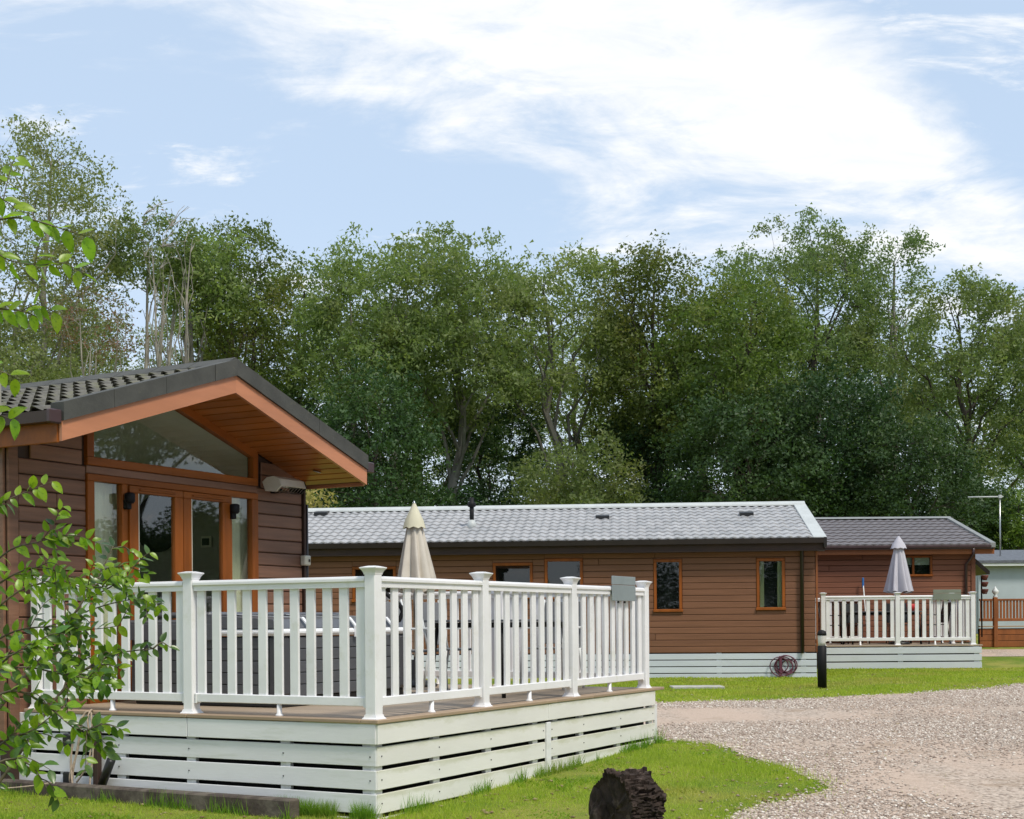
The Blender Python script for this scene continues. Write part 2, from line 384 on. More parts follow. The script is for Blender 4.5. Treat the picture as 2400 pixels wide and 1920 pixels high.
# ------------------------------------------------------------------ ground
GY = [(-60, .0), (0, -.08), (8, -.03), (10.2, 0), (14.9, .15), (24, .262), (27, .33), (30, .37), (34, .74), (40, 1.0), (60, 1.3), (700, 2.5)]
def g(x, y):
    for (a, za), (b, zb) in zip(GY, GY[1:]):
        if y <= b:
            t = max(0, (y - a) / (b - a)); return za + (zb - za) * t
    return GY[-1][1]
def at(x, y, Y):
    """point at distance Y seen at (x, y) of a 2156 px wide picture"""
    return Vector(((x - 1078) / FD * Y, Y, EYE + (1308 - .0075 * (x - 1078) - y) / FD * Y))
def ground_at(x, y):
    lo, hi = 1.0, 400.0
    for _ in range(50):
        mid = (lo + hi) / 2; p = at(x, y, mid)
        if p.z > g(p.x, p.y): lo = mid
        else: hi = mid
    return at(x, y, lo)
ys = [-60, -20, -5, 0, 4, 8, 10.2, 12.5, 14.9, 18, 21, 24, 27, 30, 32, 34, 37, 40, 50, 60, 90, 200, 700]
xs = [-700, -200, -60, -30, -15, -8, -4, -2, 0, 2, 4, 8, 15, 30, 60, 200, 700]
V = [(x, y, g(x, y)) for y in ys for x in xs]; nx = len(xs)
F = [(j * nx + i, j * nx + i + 1, (j + 1) * nx + i + 1, (j + 1) * nx + i) for j in range(len(ys) - 1) for i in range(nx - 1)]
single('lawn', mesh_py(V, F, True), 'lawn', (0, 0, 0), None, None, kind='structure')

def ragged(poly, step=.16, amp=.10, seed=3):
    out = []
    n = len(poly)
    for i in range(n):
        a, b = Vector(poly[i]), Vector(poly[(i + 1) % n]); L = (b - a).length; k = max(1, int(L / step))
        if L > 12: k = 1
        for j in range(k):
            p = a.lerp(b, j / k)
            d = noise.noise_vector(Vector((p.x * 1.3, p.y * 1.3, seed))) * amp * 2 + noise.noise_vector(Vector((p.x * 6, p.y * 6, seed))) * amp * .9
            out.append((p.x + d.x, p.y + d.y) if k > 1 else (p.x, p.y))
    return out
def inside(p, poly):
    x, y = p; c = False; n = len(poly); j = n - 1
    for i in range(n):
        xi, yi = poly[i]; xj, yj = poly[j]
        if (yi > y) != (yj > y) and x < (xj - xi) * (y - yi) / (yj - yi) + xi: c = not c
        j = i
    return c
def sheet(name, poly, mat, dz):
    pts = [Vector(p) for p in poly]
    extra = [Vector((x, y)) for (_, _) in [(0, 0)] for y in [v for v, _ in GY if 0 < v < 60] for x in (0,) if inside((x, y), poly)]
    edges = [(i, (i + 1) % len(pts)) for i in range(len(pts))]
    vo, eo, fo, *_ = delaunay_2d_cdt(pts + extra, edges, [], 1, 1e-5)
    # cut along the ground's break lines so that the sheet follows them
    bm = bmesh.new(); vs = [bm.verts.new((v.x, v.y, 0)) for v in vo]
    for f in fo:
        try: bm.faces.new([vs[i] for i in f])
        except ValueError: pass
    for v, _ in GY:
        bmesh.ops.bisect_plane(bm, geom=bm.verts[:] + bm.edges[:] + bm.faces[:], plane_co=(0, v, 0), plane_no=(0, 1, 0))
    for v in bm.verts: v.co.z = g(v.co.x, v.co.y) + dz
    bmesh.ops.recalc_face_normals(bm, faces=bm.faces)
    me = bpy.data.meshes.new(name); bm.to_mesh(me); bm.free()
    if sum(p.normal.z for p in me.polygons) < 0: me.flip_normals()
    return single(name, me, mat, (0, 0, 0), None, None, kind='structure')
G = lambda x, y: tuple(ground_at(x, y).xy)
drive_px = [(1372, 1556), (1450, 1563), (1530, 1572), (1600, 1600), (1650, 1618), (1708, 1634), (1712, 1655), (1680, 1672), (1620, 1690), (1580, 1706), (1550, 1728)]
drive = [G(*p) for p in drive_px] + [(1.3, 6.0), (.8, 1.0), (0, -40), (30, -40), (30, 26.4)]
drive += [G(*p) for p in [(2250, 1418), (2156, 1440), (2060, 1450), (1950, 1458), (1800, 1466), (1650, 1474), (1500, 1478), (1385, 1480), (1250, 1484)]]
drive = ragged(drive)
sheet('gravel_drive', drive, 'gravel', .006)
pth = ragged([G(2050, 1383), (40, ground_at(2156, 1386).y), (40, ground_at(2156, 1370).y), G(2050, 1368)], .5, .12, 9)
sheet('gravel_path', pth, 'gravel', .006)

# grass blades and gravel stones where they are near enough to show
def blades(name, n, region, hmin, hmax, w, mat, seed, lean=.5):
    rs = np.random.RandomState(seed); P = []
    while len(P) < n:
        p = region(rs)
        if p: P.append(p)
    P = np.array(P); n = len(P)
    z = np.array([g(x, y) for x, y in P]); a = rs.rand(n) * 6.283; h = hmin + (hmax - hmin) * rs.rand(n) ** 1.6
    ww = w * (1 + .03 * np.maximum(P[:, 1] - 10, 0) * 2)
    dx, dy = np.cos(a) * ww, np.sin(a) * ww; b = rs.rand(n) * 6.283; L = h * lean * rs.rand(n) * 2
    pat = np.array([noise.noise(Vector((x * .9, y * .9, seed))) for x, y in P[:n]]); h = h * (1 + .9 * pat)
    V = np.zeros((n, 3, 3)); V[:, :, 0] = P[:, 0:1]; V[:, :, 1] = P[:, 1:2]; V[:, :, 2] = (z - .004)[:, None]
    V[:, 0, 0] -= dx; V[:, 0, 1] -= dy; V[:, 1, 0] += dx; V[:, 1, 1] += dy
    V[:, 2, 0] += np.cos(b) * L; V[:, 2, 1] += np.sin(b) * L; V[:, 2, 2] += h
    return V.reshape(-1, 3), np.arange(n * 3).reshape(n, 3)
TH = math.atan2(.878, .479)                     # direction of the deck's right side
CX, CY = -1.0, 10.25
dR = Vector((math.cos(TH), math.sin(TH))); dL = Vector((-math.sin(TH), math.cos(TH)))
def loc1(x, y):
    p = Vector((x - CX, y - CY)); return p.dot(dR), p.dot(dL)
def near_lawn(rs):
    y = 7.5 + (rs.rand() ** 1.3) * 10; x = -4.8 + rs.rand() * 9
    if abs(x) > .40 * y: return None
    s, t = loc1(x, y)
    if s > .02 and t > .02: return None
    if inside((x + rs.standard_t(2) * .05, y + rs.standard_t(2) * .09), drive): return None
    return x, y
def mid_lawn(rs):
    y = 17 + rs.rand() * 13; x = .5 + rs.rand() * 12
    if x > .40 * y or inside((x + rs.randn() * .1, y + rs.randn() * .2), drive): return None
    return x, y
Va, Fa = blades('g', 150000, near_lawn, .015, .05, .0028, None, 1)
single('grass', np_mesh('grass', Va, Fa, 'grass_blade'), None, (0, 0, 0), 'short mown yellow-green grass around the near deck and the log', 'grass', kind='stuff')
Va, Fa = blades('g', 70000, mid_lawn, .02, .05, .006, None, 2)
single('grass', np_mesh('grass', Va, Fa, 'grass_blade'), None, (0, 0, 0), 'strip of short grass in front of the far chalets', 'grass', kind='stuff')
def edge_tufts(rs):
    k = rs.rand()
    if k < .45: s, t = -.02 - .06 * rs.rand(), rs.rand() * .9
    elif k < .8: s, t = .3 + rs.rand() * 5, -.02 - .07 * rs.rand() ** 2
    else: s, t = -.22 - .06 * rs.rand(), .6 + rs.rand() * 3.5
    if noise.noise(Vector((s * 3, t * 3, 5))) < .0: return None
    p = Vector((CX, CY)) + dR * s + dL * t; return p.x, p.y
Va, Fa = blades('g', 4200, edge_tufts, .04, .16, .0035, None, 4, .35)
single('long_grass', np_mesh('long_grass', Va, Fa, 'grass_blade_green'), None, (0, 0, 0), 'longer grass tufts along the foot of the white deck boards', 'grass', kind='stuff')

def stones(n, region, smin, smax, seed, mat, name, label, cat, flat=.5):
    rs = np.random.RandomState(seed); P = []
    while len(P) < n:
        p = region(rs)
        if p: P.append(p)
    P = np.array(P); z = np.array([g(x, y) for x, y in P]) + .008
    base = np.array([(1, 0, 0), (0, 1, 0), (-1, 0, 0), (0, -1, 0), (0, 0, 1), (0, 0, -.6)], float)
    tri = np.array([(0, 1, 4), (1, 2, 4), (2, 3, 4), (3, 0, 4), (1, 0, 5), (2, 1, 5), (3, 2, 5), (0, 3, 5)])
    S = smin + (smax - smin) * rs.rand(n, 1, 1) ** 2
    B = base[None] * S * (.6 + .7 * rs.rand(n, 6, 1)); B[:, :, 2] *= flat
    a = rs.rand(n) * 6.283; c, s = np.cos(a)[:, None], np.sin(a)[:, None]
    X = B[:, :, 0] * c - B[:, :, 1] * s + P[:, 0:1]; Yv = B[:, :, 0] * s + B[:, :, 1] * c + P[:, 1:2]
    V = np.stack([X, Yv, B[:, :, 2] + z[:, None]], 2).reshape(-1, 3)
    F = (tri[None] + (np.arange(n) * 6)[:, None, None]).reshape(-1, 3)
    return single(name, np_mesh(name, V, F, mat), None, (0, 0, 0), label, cat, kind='stuff')
def on_drive(rs):
    y = 8 + rs.rand() ** 1.15 * 17; x = .3 + rs.rand() * 9
    if x > .40 * y or not inside((x + rs.standard_t(2) * .05, y + rs.standard_t(2) * .08), drive): return None
    d = noise.noise(Vector((x * .35, y * .35, 0)))
    if d < rs.rand() * .5 - .28: return None
    return x, y
stones(60000, on_drive, .005, .026, 5, 'stones', 'gravel_stones', 'loose pinkish-grey gravel stones lying on the drive', 'gravel')
def leafy(rs):
    return near_lawn(rs) if rs.rand() < .5 else (mid_lawn(rs) if rs.rand() < .6 else on_drive(rs))
stones(1500, leafy, .012, .040, 8, 'dead_leaf', 'fallen_leaves', 'small brown and pale fallen leaves scattered on lawn and gravel', 'leaves', .35)

def clover(rs):
    p = near_lawn(rs)
    if p and noise.noise(Vector((p[0] * 1.7, p[1] * 1.7, 40))) > .12: return p
Va, Fa = blades('g', 14000, clover, .010, .035, .009, None, 12, 1.2)
single('clover', np_mesh('clover', Va, Fa, 'grass_blade_green'), None, (0, 0, 0), 'darker patches of clover and weeds in the near lawn', 'clover', kind='stuff')
# ------------------------------------------------------------------ roof tiles, siding, railings: shared builders
TILES = {}
def tile_mesh(w, L, amp=.022, lip=.022, seg=6, hollow=False):
    """one wavy tile: x across, +y up the slope, origin at its lower left corner"""
    k = (w, L)
    if k in TILES: return TILES[k]
    V = []; n = seg + 1
    for row in range(3):
        for i in range(n):
            t = i / seg; z = amp * (.5 + .5 * math.cos(2 * math.pi * (t - .35)) ** 1) - .25 * amp
            drop = .7 * amp * (.5 + .5 * math.cos(2 * math.pi * (t - .35)))
            if row == 0 and hollow: V.append((t * w, .012 - drop, z + lip - .016))
            elif row == 0: V.append((t * w, -.004 - drop, z - .004))
            elif row == 1: V.append((t * w, -drop, z + lip))
            else: V.append((t * w, L, z + .002))
    F = [[r * n + i, r * n + i + 1, (r + 1) * n + i + 1, (r + 1) * n + i] for r in range(2) for i in range(seg)]
    TILES[k] = mesh_py(V, F, False, 'tile'); return TILES[k]
def joined(meshes_locs):
    """join copies of meshes (mesh, Matrix) into one"""
    V = []; F = []
    for me, mx in meshes_locs:
        o = len(V); V += [mx @ v.co for v in me.vertices]; F += [[o + i for i in p.vertices] for p in me.polygons]
    me = bpy.data.meshes.new('joined'); me.from_pydata([tuple(v) for v in V], [], F); me.update(); return me

def siding(th, x0, x1, zs, y, openings, mat, thick=.02, gap=.007, joints=(), axis='x', face=-1, name='siding_board', bev=.006, top=None):
    """horizontal boards on a wall along the given axis, cut round openings [(a0, a1, z0, z1)]"""
    for z0, z1 in zip(zs, zs[1:]):
        spans = [(x0, x1)]
        for a0, a1, b0, b1 in openings:
            for lo, hi in ((max(b1, z0), z1), (z0, min(b0, z1))):
                if b0 < z1 - .01 and b1 > z0 + .01 and hi - lo > .012 and (z0 < b1 < z1 or z0 < b0 < z1) and axis == 'x':
                    th.part(name, cbox(a1 - a0 - .002, thick, hi - lo - gap, .004), mat, ((a0 + a1) / 2, y + face * thick / 2, (lo + hi) / 2))
        for a0, a1, b0, b1 in openings:
            if b0 < z1 - .01 and b1 > z0 + .01:
                ns = []
                for p, q in spans:
                    if a1 <= p or a0 >= q: ns.append((p, q))
                    else:
                        if a0 - p > .04: ns.append((p, a0))
                        if q - a1 > .04: ns.append((a1, q))
                spans = ns
        cut = []
        for p, q in spans:
            js = sorted(j for j in joints(z0) if p + .2 < j < q - .2) if callable(joints) else []
            e = [p] + js + [q]
            for u, v in zip(e, e[1:]): cut.append((u + .002, v - .002))
        for p, q in cut:
            h = z1 - z0 - gap; c = (p + q) / 2; cz = z0 + gap / 2 + h / 2
            if axis == 'x': th.part(name, cbox(q - p, thick, h, bev), mat, (c, y + face * thick / 2, cz))
            else: th.part(name, cbox(q - p, thick, h, bev), mat, (y + face * thick / 2, c, cz), (0, 0, math.pi / 2))

def window(th, x0, x1, z0, z1, y, fw=.055, mull=(), mat='orange_frame', glass='far_glass', curtains=None, blind=0, back='shade_black'):
    """framed window on a wall facing -y"""
    cx, cz, w, h = (x0 + x1) / 2, (z0 + z1) / 2, x1 - x0, z1 - z0
    f = th.part('window', cbox(w, .06, fw, .008), mat, (cx, y - .01, z1 - fw / 2))
    th.part('sill', cbox(w + .03, .085, fw, .008), mat, (cx, y - .02, z0 + fw / 2), parent=f)
    for xx in (x0 + fw / 2, x1 - fw / 2): th.part('jamb', cbox(fw, .06, h - 2 * fw, .008), mat, (xx, y - .01, cz), parent=f)
    for xm in mull: th.part('mullion', cbox(fw, .055, h - 2 * fw, .008), mat, (xm, y - .01, cz), parent=f)
    th.part('pane', cbox(w - 2 * fw, .006, h - 2 * fw, 0), glass, (cx, y + .01, cz), parent=f)
    th.part('room_shade_sheet', cbox(w - 2 * fw, .004, h - 2 * fw, 0), back, (cx, y + .075, cz), parent=f)  # flat black sheet paints the unlit room behind the pane
    if curtains:
        for a, b in curtains:
            k = 10; pts = [(a + (b - a) * i / k, y + .045 + (.012 if i % 2 else -.012)) for i in range(k + 1)]
            V = [(p[0], p[1], z0 + fw) for p in pts] + [(p[0], p[1], z1 - fw) for p in pts]
            me = mesh_py(V, [[i, i + 1, k + 2 + i, k + 1 + i] for i in range(k)])
            th.part('curtain', me, 'curtain', (0, 0, 0), parent=None)
    if blind:
        th.part('blind', cbox(w - 2 * fw, .012, blind, 0), 'blind', (cx, y + .04, z1 - fw - blind / 2), parent=f)
    return f

RAILM = {}
def rail_prof():
    if 'p' in RAILM: return RAILM['p']
    # moulded hand rail section (y, z), top at z = 0
    RAILM['p'] = [(-.044, -.018), (-.038, -.004), (-.026, 0), (.026, 0), (.038, -.004), (.044, -.018), (.044, -.036), (.031, -.046), (.031, -.082), (-.031, -.082), (-.031, -.046), (-.044, -.036)]
    return RAILM['p']
def post_mesh(h, w=.096):
    k = ('post', round(h, 3))
    if k not in RAILM: RAILM[k] = cbox(w, w, h, .006)
    return RAILM[k]
def cap_mesh():
    if 'cap' not in RAILM:
        V = []; F = []
        rings = [(.050, 0), (.052, .012), (.061, .030), (.074, .046), (.074, .053), (.028, .064)]
        for r, z in rings: V += [(-r, -r, z), (r, -r, z), (r, r, z), (-r, r, z)]
        for i in range(len(rings) - 1):
            for k in range(4): F.append([i * 4 + k, i * 4 + (k + 1) % 4, i * 4 + 4 + (k + 1) % 4, i * 4 + 4 + k])
        F.append([0, 1, 2, 3]); F.append([20, 21, 22, 23]); RAILM['cap'] = mesh_py(V, F)
    return RAILM['cap']
def base_mesh():
    if 'base' not in RAILM:
        V = []; F = []
        rings = [(.066, 0), (.065, .006), (.056, .014), (.052, .026), (.050, .034)]
        for r, z in rings: V += [(-r, -r, z), (r, -r, z), (r, r, z), (-r, r, z)]
        for i in range(len(rings) - 1):
            for k in range(4): F.append([i * 4 + k, i * 4 + (k + 1) % 4, i * 4 + 4 + (k + 1) % 4, i * 4 + 4 + k])
        F.append([0, 1, 2, 3]); F.append([16, 17, 18, 19]); RAILM['base'] = mesh_py(V, F)
    return RAILM['base']
def rail_post(th, x, y, z, ztop, mat='white_pvc'):
    h = ztop - .05 - z
    p = th.part('post', post_mesh(h), mat, (x, y, z + h / 2))
    th.part('post_cap', cap_mesh(), mat, (x, y, ztop - .066), parent=p)
    th.part('post_base', base_mesh(), mat, (x, y, z + .001), parent=p)
def rail_bay(th, a, b, z, zr, pitch, mat='white_pvc', slat=(.080, .024), foot=True, ang=None):
    """a, b: post centres in the frame; zr = top of the hand rail"""
    a, b = Vector(a), Vector(b); d = (b - a); L = d.length; d.normalize(); an = math.atan2(d.y, d.x); mid = (a + b) / 2
    k = ('hr', round(L, 3))
    if k not in RAILM:
        RAILM[k] = prism(rail_prof(), 'x', -(L - .104) / 2, (L - .104) / 2)
        RAILM[('br', round(L, 3))] = cbox(L - .104, .05, .068, .005)
    th.part('top_rail', RAILM[k], mat, (mid.x, mid.y, zr), (0, 0, an))
    zb = z + .094
    th.part('bottom_rail', RAILM[('br', round(L, 3))], mat, (mid.x, mid.y, zb + .034), (0, 0, an))
    n = int(round((L - .104 - .04) / pitch)); p = (L - .104 - slat[0] - .035) / (n - 1 if n > 1 else 1) if n > 1 else 0
    hh = zr - .080 - (zb + .066)
    for i in range(n):
        q = mid + d * ((i - (n - 1) / 2) * p)
        th.part('baluster', cbox(slat[0], slat[1], hh, .003), mat, (q.x, q.y, zb + .066 + hh / 2), (0, 0, an))
    for e in (-1, 1):
        q = mid + d * e * (L / 2 - .052 - .012)
        th.part('bracket', cbox(.024, .060, .082, .004), mat, (q.x, q.y, zb + .030), (0, 0, an))
    if foot: th.part('support_foot', lathe([(.034, 0), (.030, .012), (.020, .022), (.020, .095)], 10), mat, (mid.x, mid.y, z + .001))

# ------------------------------------------------------------------ the near deck
F1 = dict(org=(CX, CY, 0), ang=TH)            # frame: x = along the right side, y = along the front side
DZ = .744; DLEN, DWID = 5.45, 3.62
deck = Thing('timber_deck', (DLEN / 2, DWID / 2, 0), 'raised deck with tan boards and white slatted skirt, nearest the camera', 'deck', **F1)
for i in range(25):
    x = .15 + i * .2135
    if x > DLEN - .2: break
    deck.part('deck_board', cbox(DWID - .16, .208, .026, .003), 'deck_board', (x + .105, DWID / 2 + .08, DZ - .013), (0, 0, math.pi / 2))
e = [-.03, 1.48, 2.9, 3.68, DLEN]
for a, b in zip(e, e[1:]):
    deck.part('edge_board', cbox(b - a - .004, .16, .03, .005), 'deck_edge', ((a + b) / 2, .05, DZ - .013))
for a, b in ((-.03 + .16, 1.8), (1.8, DWID)):
    deck.part('edge_board', cbox(b - a - .004, .16, .03, .005), 'deck_edge', (.05, (a + b) / 2, DZ - .013), (0, 0, math.pi / 2))
# skirt: top board, then four boards with gaps; battens behind the gaps
SK = [(DZ - .032 - .148, .148, 1.0), (DZ - .344, .143, 0), (DZ - .519, .143, 0), (DZ - .694, .143, 0), (DZ - .870, .143, 0)]
for zc, h, top in SK:
    th_ = .022; o = -.020 if top else 0.0
    for a, b in ((.008, 2.70), (2.79, 5.25)) if not top else ((-.012, 2.73), (2.735, 5.22)):
        deck.part('skirt_board', cbox(b - a, th_, h, .003), 'algae_board', ((a + b) / 2, o + .011, zc + h / 2))
    for a, b in (((.010, 3.10), (3.72, 4.55)) if not top else ((.0, 1.80), (1.806, 4.6))):
        if zc < DZ - .8 and b > 4: continue
        deck.part('skirt_board', cbox(b - a, th_, h, .003), 'white_board', (o + .011, (a + b) / 2, zc + h / 2), (0, 0, math.pi / 2))
    if not top and zc > .0:
        deck.part('access_panel_board', cbox(.60, th_, h + .004, .003), 'white_board', (.004, 3.41, zc + h / 2), (0, 0, math.pi / 2))
for x in (.06, .87, 1.70, 2.55, 2.95, 3.50, 4.36, 5.19):
    deck.part('batten', cbox(.095, .04, .75, .003), 'white_board', (x, .045, .28))
for y in (.10, .86, 1.80, 2.55, 3.2, 3.62, 4.4):
    deck.part('batten', cbox(.04, .095, .75, .003), 'white_board', (.045, y, .28))
deck.part('trim_strip', cbox(.085, .026, .60, .004), 'white_board', (2.745, -.004, .245))
deck.part('trim_strip', cbox(.06, .026, .62, .004), 'white_board', (5.28, .011, .255))
deck.part('shade_sheet', cbox(5.1, .02, .70, 0), 'shade_black', (2.7, .14, .33), label='black sheet painted as the shade behind the skirt')  # solid black sheet, painted shade of the space under the deck
deck.part('shade_sheet', cbox(.02, 4.4, .70, 0), 'shade_black', (.14, 2.4, .33), label='black sheet painted as the shade behind the skirt')
scr = [(x, -.003, z + .074 + dz) for x in (.06, .87, 1.70, 2.66, 2.83, 3.50, 4.36, 5.19) for z in (DZ - .344, DZ - .519, DZ - .694) for dz in (0,)]
deck.part('screw_heads', joined([(cbox(.009, .004, .009, 0), Matrix.Translation(p)) for p in scr] + [(cbox(.004, .009, .009, 0), Matrix.Translation((-.003, y, z + .07))) for y in (.06, .86, 1.80, 2.55) for z in (DZ - .344, DZ - .519, DZ - .694)]), 'black_metal', kind='stuff')
for z in (.49, .17):
    deck.part('hinge', cbox(.09, .03, .11, .01), 'black_plastic', (-.02, 3.12, z), (0, 0, math.pi / 2))

rail = Thing('deck_railing', (DLEN / 2, DWID / 2, DZ), 'white railing round the near deck, with flat balusters and capped posts', 'railing', **F1)
ZR, ZP = EYE + .342, EYE + .42
px = [.07, 1.68, 3.38, 5.12]
for x in px: rail_post(rail, x, .07, DZ, ZP)
for y in (1.83, 3.54): rail_post(rail, .07, y, DZ, ZP)
for y in (1.8, 3.45): rail_post(rail, 5.12, y, DZ, ZP)
for a, b in zip(px, px[1:]): rail_bay(rail, (a, .07), (b, .07), DZ, ZR, .158)
rail_bay(rail, (.07, .07), (.07, 1.83), DZ, ZR, .147)
rail_bay(rail, (.07, 1.83), (.07, 3.54), DZ, ZR, .147)
rail_bay(rail, (5.12, .07), (5.12, 1.8), DZ, ZR, .158)
rail_bay(rail, (5.12, 1.8), (5.12, 3.45), DZ, ZR, .158)

# grey board folded over the rail
def hung_board(frame, base, rot, label, mat, w=.36, h=.34):
    t = Thing('rail_board', base, label, 'panel', 'blank boards hung on deck railings', **frame)
    x, y, z = base
    t.part('front_panel', cbox(w, .008, h * .64, .003), mat, (x, y - .055, z + .02 - h * .32), rot)
    t.part('upper_panel', cbox(w, .010, h * .36 - .004, .003), mat, (x, y - .053, z + .022 + h * .18), rot)
    t.part('hook_plate', cbox(w * .9, .10, .008, .003), mat, (x, y - .001, z + .008), rot)
    for dx in (-w * .22, w * .05):
        t.part('clip', cbox(.016, .02, .022, .003), 'black_plastic', (x + dx, y - .05, z + .02 - h * .64 - .012), rot)
hung_board(F1, (4.50, .07, ZR - .005), (0, 0, 0), 'blank blue-grey board folded over the near deck rail, by its last post', 'grey_board', .58, .25)

# ------------------------------------------------------------------ the near chalet
AW = 3.70                                       # gable wall plane (frame y), door end facing -y
S1, S2 = -.127, 4.006; MID = 1.94; TANR = .3197; ROOF_A = 2.909
chalet = Thing('holiday_chalet', (MID, 6.5, 0), 'near chalet with brown cladding, orange glazed doors and mossy tiled gable roof', 'chalet', **F1)
def E(h): return EYE + h
def soffit(s, extra=0.0): return E(2.21) - abs(s - MID) * TANR + extra
LEN_END = 9.6
# cladding on the gable wall
b0 = .70; zs = [b0 + .138 * i for i in range(0, 17)]
OP = (.764, 3.19, .50, 9.0)
OPU = (.764, 3.19, .50, 9.0)
zs_low = [z for z in zs if z < E(1.50)]
zs_hi = [z for z in zs if z > E(1.48) and z < E(1.62)]
def jts(z): return [.42] if abs(z - zs[13]) < .01 else []
siding(chalet, S1 + .11, S2 - .03, zs_low, AW, [OP, OPU], 'brown_siding', .022, .008, jts, bev=.009)
for z in zs_low[-1:] + [zs_low[-1] + .138]:
    chalet.part('siding_board', cbox(.70, .022, .13, .006), 'brown_siding', (3.62, AW - .011, z + .069))
    chalet.part('siding_board', cbox(.60, .022, .13, .006), 'brown_siding', (.42, AW - .011, z + .069))
chalet.part('corner_trim', cbox(.11, .03, 2.55, .006), 'brown_siding', (S1 + .05, AW - .015, 1.75))
chalet.part('corner_trim', cbox(.03, .11, 2.55, .006), 'brown_siding', (S1 - .018, AW + .06, 1.75))
chalet.part('corner_trim', cbox(.035, .045, 2.35, .006), 'dark_brown', (S2 + .0, AW - .022, 1.85))
# wall backing: pieces round the opening
wt = .10
def wall_piece(poly, name='wall'): chalet.part(name, prism(poly, 'y', AW + .003, AW + wt), 'dark_brown')
wall_piece([(S1, .1), (.764, .1), (.764, soffit(.764)), (S1, soffit(S1))])
wall_piece([(3.19, .1), (S2, .1), (S2, soffit(S2)), (3.19, soffit(3.19))])
wall_piece([(.764, .1), (3.19, .1), (3.19, .82), (.764, .82)])
# side wall towards the left of the picture
zs_s = [b0 + .138 * i for i in range(0, 17) if b0 + .138 * i < E(1.52)]
siding(chalet, AW + .12, LEN_END - .3, zs_s, S1 - .001, [(AW + .9, AW + 3.6, 1.35, 2.75)], 'brown_siding', .022, .008, lambda z: [5.4 + (int(z * 50) % 7) * .45], axis='y', bev=.009)
for (y0_, y1_, z0_, z1_) in ((AW + wt, AW + .9, .4, 3.0), (AW + 3.6, LEN_END - .3, .4, 3.0), (AW + .9, AW + 3.6, .4, 1.35), (AW + .9, AW + 3.6, 2.75, 3.0)):
    chalet.part('wall', cbox(.08, y1_ - y0_, z1_ - z0_, 0), 'dark_brown', (S1 + .045, (y0_ + y1_) / 2, (z0_ + z1_) / 2))
chalet.part('added_side_window', cbox(.01, 2.7, 1.4, 0), 'glass', (S1 + .0, AW + 2.25, 2.05))  # unseen opening, added to let daylight onto the room ceiling
chalet.part('wall', cbox(.08, LEN_END - .3 - AW - wt, 2.6, 0), 'brown_siding', (S2 - .045, (LEN_END - .3 + AW + wt) / 2, 1.7))
chalet.part('wall', prism([(S1, .4), (S2, .4), (S2, soffit(S2)), (MID, soffit(MID)), (S1, soffit(S1))], 'y', LEN_END - .38, LEN_END - .3), 'dark_brown')
# white skirt boards left of the deck under the side wall
for zc in (.60, .43, .26, .09):
    chalet.part('skirt_board', cbox(4.9, .022, .148, .003), 'white_board', (S1 - .0, 7.0, zc - .06 + .02), (0, 0, math.pi / 2))
chalet.part('skirt_shade_sheet', cbox(.02, 4.9, .6, 0), 'shade_black', (S1 + .06, 7.0, .3))  # black sheet paints the shade under the chalet
# interior room
chalet.part('room_floor', cbox(3.9, 5.5, .04, 0), 'interior_floor', (MID, AW + 2.9, .80))
chalet.part('room_wall', cbox(3.9, .04, 3.0, 0), 'interior_wall', (MID, AW + 4.0, 2.2))
for (y0_, y1_, z0_, z1_) in ((AW + .2, AW + .9, .7, 3.6), (AW + 3.6, AW + 5.6, .7, 3.6), (AW + .9, AW + 3.6, .7, 1.35), (AW + .9, AW + 3.6, 2.75, 3.6)):
    chalet.part('room_wall', cbox(.04, y1_ - y0_, z1_ - z0_, 0), 'interior_wall', (S1 + .11, (y0_ + y1_) / 2, (z0_ + z1_) / 2))
chalet.part('room_wall', cbox(.04, 5.4, 3.0, 0), 'interior_wall', (S2 - .11, AW + 2.9, 2.2))
for sg in (-1, 1):
    v0, v1 = MID, MID + sg * 2.0
    chalet.part('room_ceiling', prism([(v0, soffit(v0) - .03), (v1, soffit(v1) - .03), (v1, soffit(v1)), (v0, soffit(v0))], 'y', AW + wt, AW + 4.2), 'interior_ceiling')
mir = lathe([(.34, 0), (.34, .03), (.02, .034)], 32)
chalet.part('wall_mirror', mir, 'mirror_black', (3.85, 5.67, 2.64), (0, R_(-90), 0))
pf = chalet.part('picture_frame', cbox(.02, .15, .13, .004), 'cream_plastic', (3.855, 4.95, 2.40)); chalet.part('picture', cbox(.012, .10, .08, 0), 'mirror_black', (3.840, 4.95, 2.40), parent=pf)
# curtains behind the side lights
def curtain(th, x0, x1, y, z0, z1, k=14, amp=.02):
    V = []; 
    for i in range(k + 1):
        x = x0 + (x1 - x0) * i / k; yy = y + amp * math.sin(i * 1.9) + amp * .4 * math.sin(i * 4.1)
        V.append((x, yy, z0)); V.append((x + .01 * math.sin(i), yy, z1))
    th.part('curtain', mesh_py(V, [[2 * i, 2 * i + 2, 2 * i + 3, 2 * i + 1] for i in range(k)], True), 'curtain')
curtain(chalet, .84, 1.42, AW + .13, .85, E(1.32)); curtain(chalet, 2.80, 3.42, AW + .13, .85, E(1.32))
